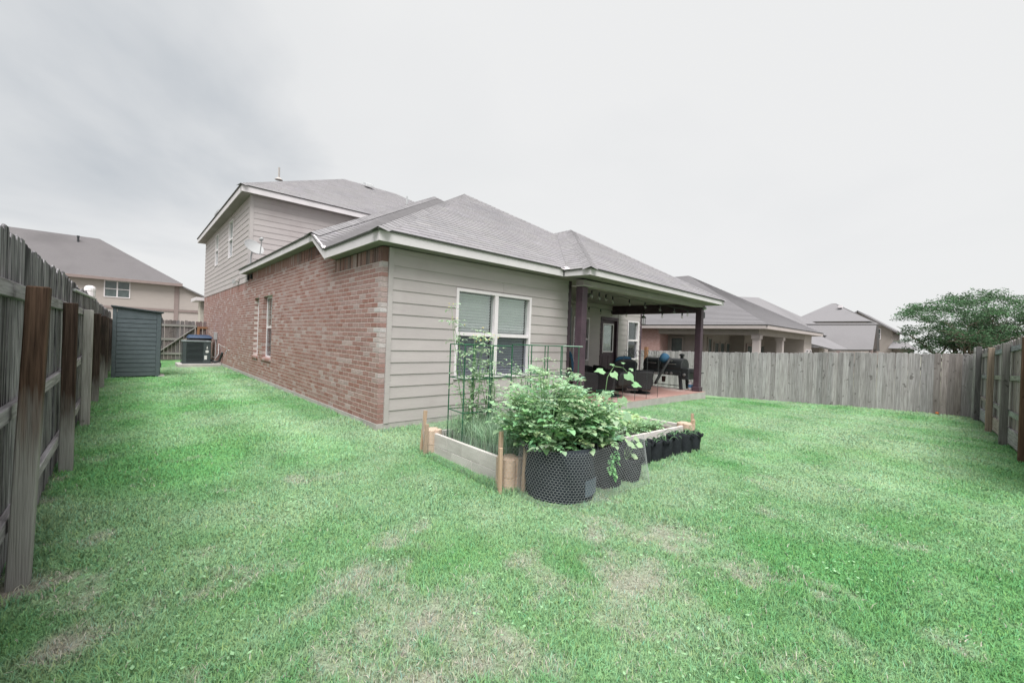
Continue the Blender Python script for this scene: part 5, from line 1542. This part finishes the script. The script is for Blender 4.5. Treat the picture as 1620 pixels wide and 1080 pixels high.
def big_leaf(p, n, up, L, c):
    n = Vector(n).normalized(); up = (Vector(up)-n*Vector(up).dot(n)).normalized(); sd = up.cross(n)
    ol = [(0, -.05), (.32, -.22), (.52, .12), (.40, .42), (.20, .55), (0, .95), (-.20, .55), (-.40, .42), (-.52, .12), (-.32, -.22)]
    mb = MB(); vs = [Vector(p)] + [Vector(p)+sd*a*L+up*b*L-n*L*(a*a*.35+b*b*.12)+n*rnd.uniform(-.02, .02)*L for a, b in ol]
    vs[0] = vs[0]+up*.2*L+n*.03*L
    mb.add(vs, [(0, i, i % 10+1) for i in range(1, 11)], c); return mb.build('leaf', M_cuc, cu)
for p, n, u_, L in (((2.05, -2.42, .92), (-.3, -.5, .9), (-1, .3, .1), .17), ((2.25, -2.46, .88), (-.5, -.6, .6), (.2, -.4, -1), .15), ((2.52, -2.52, .86), (-.4, -.7, .6), (.3, -.3, -.9), .20), ((2.72, -2.5, .72), (-.4, -.5, .8), (.6, -.6, -.6), .16),
                    ((2.12, -2.45, .62), (-.5, -.6, .5), (-.3, -.2, -1), .17), ((2.42, -2.5, .52), (-.5, -.6, .6), (.2, -.3, -1), .19), ((2.2, -2.5, .35), (-.5, -.7, .5), (0, -.3, -1), .2), ((2.5, -2.52, .30), (-.4, -.7, .6), (.4, -.3, -.8), .19),
                    ((2.30, -2.4, 1.0), (-.2, -.3, 1), (-.5, -.6, .3), .09), ((2.45, -2.46, 1.02), (-.2, -.3, 1), (.6, -.6, .4), .08), ((2.62, -2.5, .92), (-.3, -.5, .8), (.6, -.2, .5), .09), ((2.0, -2.5, .42), (-.5, -.6, .5), (-.6, 0, -.6), .15)):
    big_leaf(p, n, u_, L*.8, vary((.25, .42, .22), .14))
# ------------------------------------------------------------------ patio furniture
M_wick = pmat('dark_wicker', (.042, .041, .045), (.014, .014, .016), scale=60, stretch=(1, 1, 2.5), rough=.6, bump=.9, bscale=70, spec=.35)
M_cush = pmat('blue_cushion', (.045, .12, .21), (.035, .095, .165), scale=8, rough=.9, bump=.2, bscale=60)
def shell(P, nu=12, nv=10, t=.035):
    mb = MB(); vs = [P(-1+2*i/nu, j/nv) for j in range(nv+1) for i in range(nu+1)]
    fs = [(j*(nu+1)+i, j*(nu+1)+i+1, (j+1)*(nu+1)+i+1, (j+1)*(nu+1)+i) for j in range(nv) for i in range(nu)]
    return mb.add(vs, fs)
def solid(o, t):
    s = o.modifiers.new('thickness', 'SOLIDIFY'); s.thickness = t; return o
def pillow(mb, c, ax, sx, sy, sz):
    c = Vector(c); X_, Y_, Z_ = [Vector(a).normalized() for a in ax]
    n, m = 12, 8
    vs = []; fs = []
    for j in range(m+1):
        th = math.pi*j/m
        for i in range(n):
            ph = 2*math.pi*i/n
            q = lambda v, e: math.copysign(abs(v)**e, v)
            vs.append(c + X_*sx*q(math.sin(th), .55)*q(math.cos(ph), .55) + Y_*sy*q(math.sin(th), .55)*q(math.sin(ph), .55) + Z_*sz*math.cos(th))
    for j in range(m):
        for i in range(n): fs.append((j*n+i, j*n+(i+1) % n, (j+1)*n+(i+1) % n, (j+1)*n+i))
    mb.add(vs, fs)
def chair(label, loc, rz, tall=.62, lean=.30, head=False, swivel=True, cushion=True, wide=.36, back=True):
    t = thing('patio_chair', label, 'chair', loc, rz, 'wicker patio chairs', local=True)
    # faces +X locally
    bk = shell(lambda u, v: Vector((-.30-lean*v-.06*u*u*(1-v)+.05*(1-u*u)*-1, wide*u*(1+.10*math.sin(v*3)), .30+tall*(v-.16*v*v*abs(u)**3))))
    solid(bk.build('backrest', M_wick, t, smooth=True), .05)
    st = MB().hexa([(-.32, -wide+.02, .22), (.33, -wide+.02, .22), (.33, wide-.02, .22), (-.32, wide-.02, .22), (-.32, -wide+.02, .36), (.36, -wide+.02, .40), (.36, wide-.02, .40), (-.32, wide-.02, .36)])
    st.build('seat', M_wick, t, bevel=.02)
    for s in (-1, 1):
        pr = [(-.34, .60), (-.05, .60), (.26, .57), (.36, .50), (.36, .20), (.30, .12), (-.28, .12)]
        y = s*wide
        MB().prism([(x, y-.05, z) for x, z in pr], (0, .10, 0)).build('arm', M_wick, t, bevel=.03)
    if swivel:
        bs = MB().lathe((0, 0, 0), [(.26, .0), (.27, .015), (.24, .035), (.05, .05), (.05, .22)], 20).build('swivel_base', M_black, t, smooth=False)
    else:
        for x in (-.26, .28):
            for y in (-wide, wide): MB().box((x-.02, y-.02, 0), (x+.02, y+.02, .14)).build('leg', M_black, t)
    if cushion:
        c = MB(); pillow(c, (.02, 0, .43), ((1, 0, 0), (0, 1, 0), (0, 0, 1)), .34, wide-.06, .07); c.build('seat_cushion', M_cush, t, smooth=True)
        c = MB(); z1 = .42+tall*.45
        if back: pillow(c, (-.26-lean*.5, 0, z1), ((lean, 0, -tall), (0, 1, 0), (tall, 0, lean)), tall*.5, wide-.07, .08)
        if back: c.build('back_cushion', M_cush, t, smooth=True)
        if head:
            c = MB(); pillow(c, (-.24-lean*.95, 0, .32+tall*.92), ((0, 1, 0), (lean, 0, -tall), (tall, 0, lean)), wide-.10, .13, .12); c.build('head_pillow', M_cush, t, smooth=True)
    return t
chair('dark wicker patio chair turned sideways nearest the garden bed', (6.15, .22, -.012), math.radians(95), wide=.31, tall=.34, lean=.10, cushion=False)
chair('dark wicker chair with tall rounded back in front of the plum door', (7.35, .95, -.012), math.radians(72), tall=.60, lean=.22)
chair('reclining dark wicker chair with blue head pillow beside the grill', (7.50, .18, -.012), math.radians(118), tall=.70, lean=.36, head=True, back=False)
chair('wicker chair with tall blue back cushion beside the plum corner trim', (5.62, .80, -.012), math.radians(-25), tall=.72, lean=.10)
chair('low dark wicker chair against the patio back wall', (7.75, 2.05, -.012), math.radians(-110), tall=.28, lean=.1, cushion=False)

# pellet grill along the patio edge (long axis along Y, front towards -X)
gr = thing('barrel_grill', 'black double barrel grill with steel handles and knobs on the red patio', 'grill', (9.4, .55, -.012))
xg = 9.42
def barrel(y0, y1, nm):
    out = []
    for i in range(15):
        a = math.pi*(-.12+1.24*i/14)
        out.append((xg+.25-.27*math.cos(a), y0, .66+.27*math.sin(a)*.92))
    out += [(xg+.25+.27, y0, .50), (xg+.25-.27, y0, .50)]
    b = MB().prism(out, (0, y1-y0, 0)).build(nm, M_black, gr, bevel=.01)
    ym = (y0+y1)/2
    h = MB(); h.tube([(xg-.0, ym-.15, .73), (xg-.06, ym-.14, .735), (xg-.06, ym+.14, .735), (xg-.0, ym+.15, .73)], .011, 6); h.build('handle', M_steel, b)
    return b
bL = barrel(.64, 1.22, 'left_barrel'); bR = barrel(-.02, .61, 'right_barrel')
MB().lathe((xg+.02, .30, .83), [(.035, 0), (.035, .006)], 12, axis=(-.9, 0, .4)).build('thermometer', M_steel, bR)
MB().box((xg-.04, -.02, .40), (xg+.50, 1.22, .52)).build('control_panel', M_black, gr, bevel=.006)
MB().box((xg-.08, .66, .385), (xg-.045, 1.10, .46)).build('front_shelf', M_gray, gr)
MB().box((xg-.02, -.24, .30), (xg+.42, -.03, .62)).build('side_hopper', M_black, gr, bevel=.006)
for y, z in ((.54, .455), (.40, .455), (.26, .455), (-.13, .44)):
    MB().lathe((xg-.042 if y > 0 else xg-.022, y, z), [(.042, 0), (.042, .02), (.036, .035), (0, .036)], 14, axis=(-1, 0, 0)).build('knob', M_steel, gr, smooth=False)
for y, sl in ((.02, -.05), (1.14, .10)):
    for x in (xg+.02, xg+.46):
        MB().bar((x, y, .42), (x, y+sl, 0), .085, .06, up=(1, 0, 0)).build('leg', M_black, gr)
MB().bar((xg+.02, 0, .10), (xg+.02, 1.2, .10), .02, .02).build('stretcher', M_black, gr)
MB().lathe((xg+.2, .62, .16), [(.05, 0), (.065, .17)], 12).build('grease_bucket', pmat('dark_red_metal', (.07, .035, .035), rough=.6, bump=0), gr)
ch = MB().tube([(xg+.45, .18, .85), (xg+.45, .18, .98)], .05, 10).build('chimney', M_black, gr)
MB().lathe((xg+.45, .18, .98), [(.075, 0), (.08, .03), (.06, .06), (0, .075)], 14).build('chimney_cap', M_black, ch, smooth=True)
MB().box((xg+.1, -.52, .50), (xg+.4, -.245, .525)).build('side_shelf', M_black, gr)
jug = thing('water_jug', 'white plastic jug with blue label behind the right patio post', 'jug', (9.62, -.22, -.012))
MB().lathe((9.66, -.22, -.012), [(.075, 0), (.08, .02), (.08, .20), (.03, .26), (.025, .29), (0, .29)], 14).build('body', M_white, jug, smooth=True)
MB().lathe((9.66, -.22, .07), [(.0815, 0), (.0815, .09)], 14).build('label_band', pmat('blue_label', (.12, .28, .48), rough=.6, bump=0), jug)

# string lights, lantern, iron trellis
M_bulb = glassmat('bulb_glass', (.85, .85, .82), .12)
def strings(label, pts, n, sag):
    t = thing('string_lights', label, 'string lights', pts[0])
    P = [Vector(p) for p in pts]; path, L = poly_path(pts)
    cur = []
    for i in range(41):
        s = L*i/40; ph = (s/L*n) % 1
        cur.append(path(s)-Vector((0, 0, sag*(1-abs(2*ph-1))*.5)))
    MB().tube(cur, .007, 5).build('cable', M_black, t)
    for k in range(n):
        s = L*(k+.5)/n; p = path(s)-Vector((0, 0, sag*.5))
        b = MB().lathe(p, [(.016, -.005), (.022, -.03), (.022, -.075), (.016, -.08)], 8).build('socket', M_black, t)
        MB().lathe(p-Vector((0, 0, .08)), [(.014, 0), (.03, -.025), (.035, -.05), (.026, -.08), (0, -.092)], 8).build('bulb', M_bulb, b, smooth=True)
strings('string of clear bulbs hanging along the front patio beam', [(4.3, -.40, 2.42), (6.2, .3, 2.50), (9.4, -.35, 2.33)], 9, .07)
strings('second string of bulbs along the far patio beam', [(7.0, 2.3, 2.45), (9.35, 2.3, 2.38), (9.42, -.30, 2.28)], 8, .05)
ln_ = thing('hanging_lantern', 'black lantern hanging under the patio beam', 'lantern', (9.55, 1.35, 2.0))
MB().tube([(9.55, 1.35, 2.28), (9.55, 1.35, 2.20)], .006, 5).build('hook', M_black, ln_)
MB().lathe((9.55, 1.35, 1.92), [(.07, 0), (.075, .02)], 8).build('base', M_black, ln_); MB().lathe((9.55, 1.35, 2.14), [(.10, 0), (.06, .05), (.015, .08), (0, .08)], 8).build('roof', M_black, ln_)
MB().lathe((9.55, 1.35, 1.94), [(.06, 0), (.06, .2)], 8).build('glass', M_bulb, ln_)
for i in range(4):
    a = i*math.pi/2+.4; MB().tube([(9.55+.066*math.cos(a), 1.35+.066*math.sin(a), 1.94), (9.55+.066*math.cos(a), 1.35+.066*math.sin(a), 2.14)], .006, 4).build('corner_bar', M_black, ln_)
tr = thing('iron_trellis', 'thin black iron scroll trellis standing on the patio edge', 'trellis', (6.2, -.5, -.2))
# scrolls along the top between four rods
q0, q1 = Vector((5.55, -.52, 0)), Vector((7.05, -.56, 0))
for f_ in (0, .33, .66, 1.0):
    p = q0.lerp(q1, f_); MB().tube([(p.x, p.y, -.2), (p.x, p.y, 1.05)], .006, 5).build('rod', M_black, tr)
for f_ in np.linspace(.05, .95, 7):
    p = q0.lerp(q1, f_); s = []
    for i in range(16):
        a = i/15*5.2; r = .085*(1-i/22); s.append((p.x+r*math.cos(a), p.y, 1.08+r*math.sin(a)))
    MB().tube(s, .005, 5).build('scroll', M_black, tr)
MB().tube([(q0.x, q0.y, 1.02), (q1.x, q1.y, 1.02)], .005, 5).build('crossbar', M_black, tr)
MB().bar((12.0, 2.6, -.6), (12.0, 2.6, 1.2), .14, .10, up=(0, 1, 0)).build('cedar_post', MATS['cedar_brown'], None, label='orange brown wooden post between the house corner and the far fence', cat='post')
# ------------------------------------------------------------------ tree beyond the back corner
M_bark = pmat('tree_bark', (.16, .13, .105), (.09, .073, .06), scale=6, stretch=(4, 4, 1), rough=.95, bump=.8, bscale=12)
M_tleaf = pmat('tree_leaf', (1, 1, 1), (.8, .82, .8), scale=2, rough=.6, bump=0, attr=True, trans=.25, spec=.2)
tree = thing('spreading_tree', 'wide green tree with several low trunks beyond the fence corner', 'tree', (41.5, -5.6, -.8))
tb = Vector((41.5, -5.95, -.8))
BR = MB(); clusters = []
def limb(p, d, L, r, lev):
    pts = [p.copy()]; n = 5
    for i in range(n):
        d = (d + rv(.16) + Vector((0, 0, .05 if lev < 2 else -.02))).normalized()
        p = p + d*L/n; pts.append(p.copy())
    BR.tube(pts, [r*(1-.55*i/n) for i in range(n+1)], 6 if lev < 2 else 4)
    if lev >= 2:
        for q in pts[2:]: clusters.append(q)
    if lev < 3:
        for k in range(4 if lev < 2 else 3):
            t = pts[rnd.choice((3, 4, 5))]
            a = rnd.uniform(0, 6.28)
            limb(t, (d*.55 + Vector((math.cos(a), math.sin(a), rnd.uniform(-.05, .55)))*.8).normalized(), L*rnd.uniform(.58, .78), r*.5, lev+1)
for a, tilt in ((.3, .35), (1.6, .62), (2.9, .55), (4.2, .62), (5.2, .75), (5.9, .2)):
    limb(tb.copy(), Vector((math.cos(a)*tilt, math.sin(a)*tilt, .85)).normalized(), 2.6, .16, 0)
BR.build('trunk', M_bark, tree, smooth=True)
Vt, Ft_, Ct = [], [], []
rs = np.random.RandomState(8)
def puff(c, R_, n, colr, sz):
    c = np.array(c)
    d = rs.normal(size=(n, 3)); d /= np.linalg.norm(d, axis=1)[:, None]; d *= (rs.rand(n)**.45)[:, None]*np.array(R_)
    p = c+d
    for q in p:
        a = rs.normal(size=3); a[2] *= .5; a /= np.linalg.norm(a); b = np.cross(a, rs.normal(size=3)); b /= np.linalg.norm(b)
        s = sz*(.6+rs.rand()*.8); i = len(Vt)
        Vt.extend([q-a*s, q+b*s*.45, q+a*s, q-b*s*.45]); Ft_.append((i, i+1, i+2, i+3))
        g = 1+rs.normal()*.18; Ct.extend([np.array(colr)*g]*4)
rad = Vector((0, 0, 0))
keep = []
for q in clusters:
    e = q-tb
    keep.append(q)
rnd.shuffle(keep)
for q in keep[:260]:
    puff(q, (.55, .55, .3), 60, (.075, .15, .075), .066)
for k in range(250):           # clumps through a dome, thicker on the left, open under the right half
    a = rnd.uniform(0, 6.28); r = 3.75*math.sqrt(rnd.uniform(.02, 1)); lat = r*math.cos(a)*.74+r*math.sin(a)*-.68
    topz = 6.05-.17*(r**1.7)+rnd.uniform(-.25, .15)
    lowz = 2.9 if lat > .3 else 1.2
    zz = topz-(topz-lowz)*rnd.random()**1.7
    if zz < lowz: continue
    g = rnd.uniform(.75, 1.25)
    puff((tb.x+r*math.cos(a), tb.y+r*math.sin(a), zz), (rnd.uniform(.35, .75), rnd.uniform(.35, .75), rnd.uniform(.18, .36)), 95, (.095*g, .17*g, .09*g), .064)
for k in range(120):           # thin outer sprays
    a = rnd.uniform(0, 6.28); r = rnd.uniform(3.0, 4.25); zz = 6.0-.17*(r**1.7)+rnd.uniform(-.4, .5)
    puff((tb.x+r*math.cos(a), tb.y+r*math.sin(a), max(zz, 1.6)), (.5, .5, .12), 26, (.10, .21, .10), .055)
np_mesh('crown', np.array(Vt), np.array(Ft_), M_tleaf, np.array(Ct), tree, 'stuff')

# tangerine ball at the foot of the far fence
MB().lathe((14.45, -5.2, gz(14.45, -5.2)), [(0, .0), (.028, .01), (.04, .035), (.028, .065), (0, .072)], 12).build('ball', pmat('orange_rubber', (.55, .16, .05), rough=.6, bump=0), None, smooth=True, label='small orange ball at the foot of the far fence', cat='ball')

# ------------------------------------------------------------------ lawn
def lawn():
    R_ = np.random.RandomState(21)
    cam = np.array([-2.6795, -5.7432])
    fw = np.array([.6764, .7365]); rt = np.array([.7365, -.6764])
    bands = ((1.3, 3.2, 17000, .044, .0025), (3.2, 5.5, 9000, .041, .0032), (5.5, 9, 4200, .038, .0042), (9, 14, 1900, .036, .006), (14, 24, 800, .035, .0095))
    PX, LN, WD = [], [], []
    for r0, r1, dens, ln, wd in bands:
        area = math.radians(112)/2*(r1*r1-r0*r0); n = int(area*dens)
        r = np.sqrt(r0*r0+R_.rand(n)*(r1*r1-r0*r0)); a = (R_.rand(n)-.5)*math.radians(112)
        p = cam + r[:, None]*(np.cos(a)[:, None]*fw+np.sin(a)[:, None]*rt)
        PX.append(p); LN.append(np.full(n, ln)); WD.append(np.full(n, wd))
    P = np.concatenate(PX); L = np.concatenate(LN); Wd = np.concatenate(WD)
    x, y = P[:, 0], P[:, 1]
    ok = (x > -3.24) & (x < 14.6) & (y < 17.5) & (y > -6.0-(14.55-x)*.066+.02)
    ok &= ~((x > -.02) & (y > -.02)) & ~((x > 4.1) & (x < 9.78) & (y > -.64))
    ok &= ~((x > .08) & (x < 3.6) & (y > -2.8-.05*x) & (y < -1.2)) & ~((x > -1.33) & (y > 13.42) & (y < 14.72)) & ~((x < -1.97) & (y > 10) & (y < 11))
    ok &= ~((x-.46)**2+(y+3.085)**2 < .33**2) & ~((x-1.05)**2+(y+3.15)**2 < .22**2) & ~((x > 1.65) & (x < 3.6) & (y > -3.14) & (y < -2.9))
    d = dryness(x, y)
    clump = fbm(x*5+3, y*5+8, 3)
    ok &= R_.rand(len(x)) < np.clip(1.08-.86*d+.9*(clump-.5), .05, 1)
    x, y, L, Wd, d, clump = x[ok], y[ok], L[ok], Wd[ok], d[ok], clump[ok]
    n = len(x)
    z = ground_z(x, y)+.02*(fbm(x*1.5, y*1.5)-.5)-.012*d-.004
    tuft = np.clip((fbm(x*2.2+31, y*2.2+77, 3)-.45)*2.2, 0, 1)
    nearf = np.exp(-np.hypot(x+2.7, y+5.7)/3.5)
    L = L*(.55+.8*R_.rand(n))*(.75+.6*tuft+.5*(clump-.5))*(1-.3*d)
    edge = np.exp(-np.abs(x)/.12)*(y > 0)+np.exp(-np.abs(y)/.1)*(x > 0)*(x < 4.1)
    fence_e = np.exp(-np.abs(x+3.2)/.1)+np.exp(-np.abs(x-14.6)/.15)
    bed_e = (np.abs(x-.05) < .1)*(y > -2.9)*(y < -1.1)*.8 + (np.abs(y+3.2) < .09)*(x > 1.6)*(x < 3.7)*.6
    L = L*(1+1.1*edge+.9*fence_e+bed_e)
    az = R_.rand(n)*2*np.pi; bend = .25+1.15*R_.rand(n)**1.2
    dx, dy = np.cos(az), np.sin(az)
    tw = R_.rand(n)*2*np.pi
    wx, wy = -np.sin(tw), np.cos(tw)
    C = lawn_colour(x, y)
    g = (1+R_.normal(size=n)*.12*np.clip(1.25-np.hypot(x+2.7, y+5.7)/14, .35, 1))[:, None]
    hue = R_.normal(size=n)[:, None]*.10
    C = C*np.concatenate([1+hue, np.ones_like(hue), 1-hue*.8], 1)
    straw = (R_.rand(n) < (.010+.32*d))[:, None]
    C = np.where(straw, np.array([.52, .49, .42])*np.ones_like(C), C)*g
    V = np.zeros((n, 5, 3)); Cv = np.zeros((n, 5, 3))
    for k, u_ in enumerate((0, .55, 1.0)):
        r = L*bend*.75*u_*u_; h = L*u_*(1-.33*np.minimum(bend, 1.2)*u_)
        cx, cy, cz = x+dx*r, y+dy*r, z+h
        w = Wd*(1, .8, 0)[k]
        if k < 2:
            V[:, 2*k] = np.stack([cx-wx*w, cy-wy*w, cz], 1); V[:, 2*k+1] = np.stack([cx+wx*w, cy+wy*w, cz], 1)
        else: V[:, 4] = np.stack([cx, cy, cz], 1)
    for k, s in enumerate((.90, .90, 1.0, 1.0, 1.08)): Cv[:, k] = C*s
    b = (np.arange(n)*5)[:, None]
    T = np.concatenate([b+np.array([0, 1, 3]), b+np.array([0, 3, 2]), b+np.array([2, 3, 4])])
    m = pmat('grass_blade', (1, 1, 1), (.93, .93, .93), scale=2, rough=.6, bump=0, attr=True, trans=.3, spec=.15)
    # thin blades: shade them with normals leaning to the sky, as a dense sward does
    nd, lk = m.node_tree.nodes, m.node_tree.links
    ge = nd.new('ShaderNodeNewGeometry'); va = nd.new('ShaderNodeVectorMath'); va.operation = 'MULTIPLY_ADD'; va.inputs[1].default_value = (.45, .45, .45); va.inputs[2].default_value = (0, 0, .8)
    vn = nd.new('ShaderNodeVectorMath'); vn.operation = 'NORMALIZE'
    lk.new(ge.outputs['Normal'], va.inputs[0]); lk.new(va.outputs[0], vn.inputs[0]); lk.new(vn.outputs[0], nd['Principled BSDF'].inputs['Normal'])
    V = V.reshape(-1, 3); Cv = Cv.reshape(-1, 3)
    # broad-leaved weeds and clover scattered through the sward
    wc = R_.rand(60, 2)*np.array([6.5, 4.2])+np.array([-2.9, -5.9])
    wv, wf_, wcol = [], [], []
    for cx, cy in wc:
        sp = .05+R_.rand()*.16
        for q in range(int(12+R_.rand()*34)):
            px, py = cx+R_.normal()*sp, cy+R_.normal()*sp
            if -.1 < px < 3.7 and -3.5 < py < -1: continue
            pz = gz(px, py)+.02+R_.rand()*.03; a = R_.rand()*6.28; L_ = .006+R_.rand()*.008; d_ = np.array([math.cos(a), math.sin(a), .2]); s_ = np.array([-math.sin(a), math.cos(a), .15*R_.normal()])
            p_ = np.array([px, py, pz]); i = len(V)+len(wv)
            wv += [p_, p_+d_*L_+s_*L_*.7, p_+d_*L_*2.1, p_+d_*L_-s_*L_*.7]; wf_ += [(i, i+1, i+2), (i, i+2, i+3)]
            wcol += [np.array([.30, .50, .28])*(1+R_.normal()*.15)]*4
    V = np.concatenate([V, np.array(wv)]); Cv = np.concatenate([Cv, np.array(wcol)]); T = np.concatenate([T, np.array(wf_)])
    o = np_mesh('lawn_grass', V, T, m, Cv, None, 'stuff')
    tag(o, 'short mown grass covering the yard with dry patches', 'grass')
    print('blades', n)
lawn()
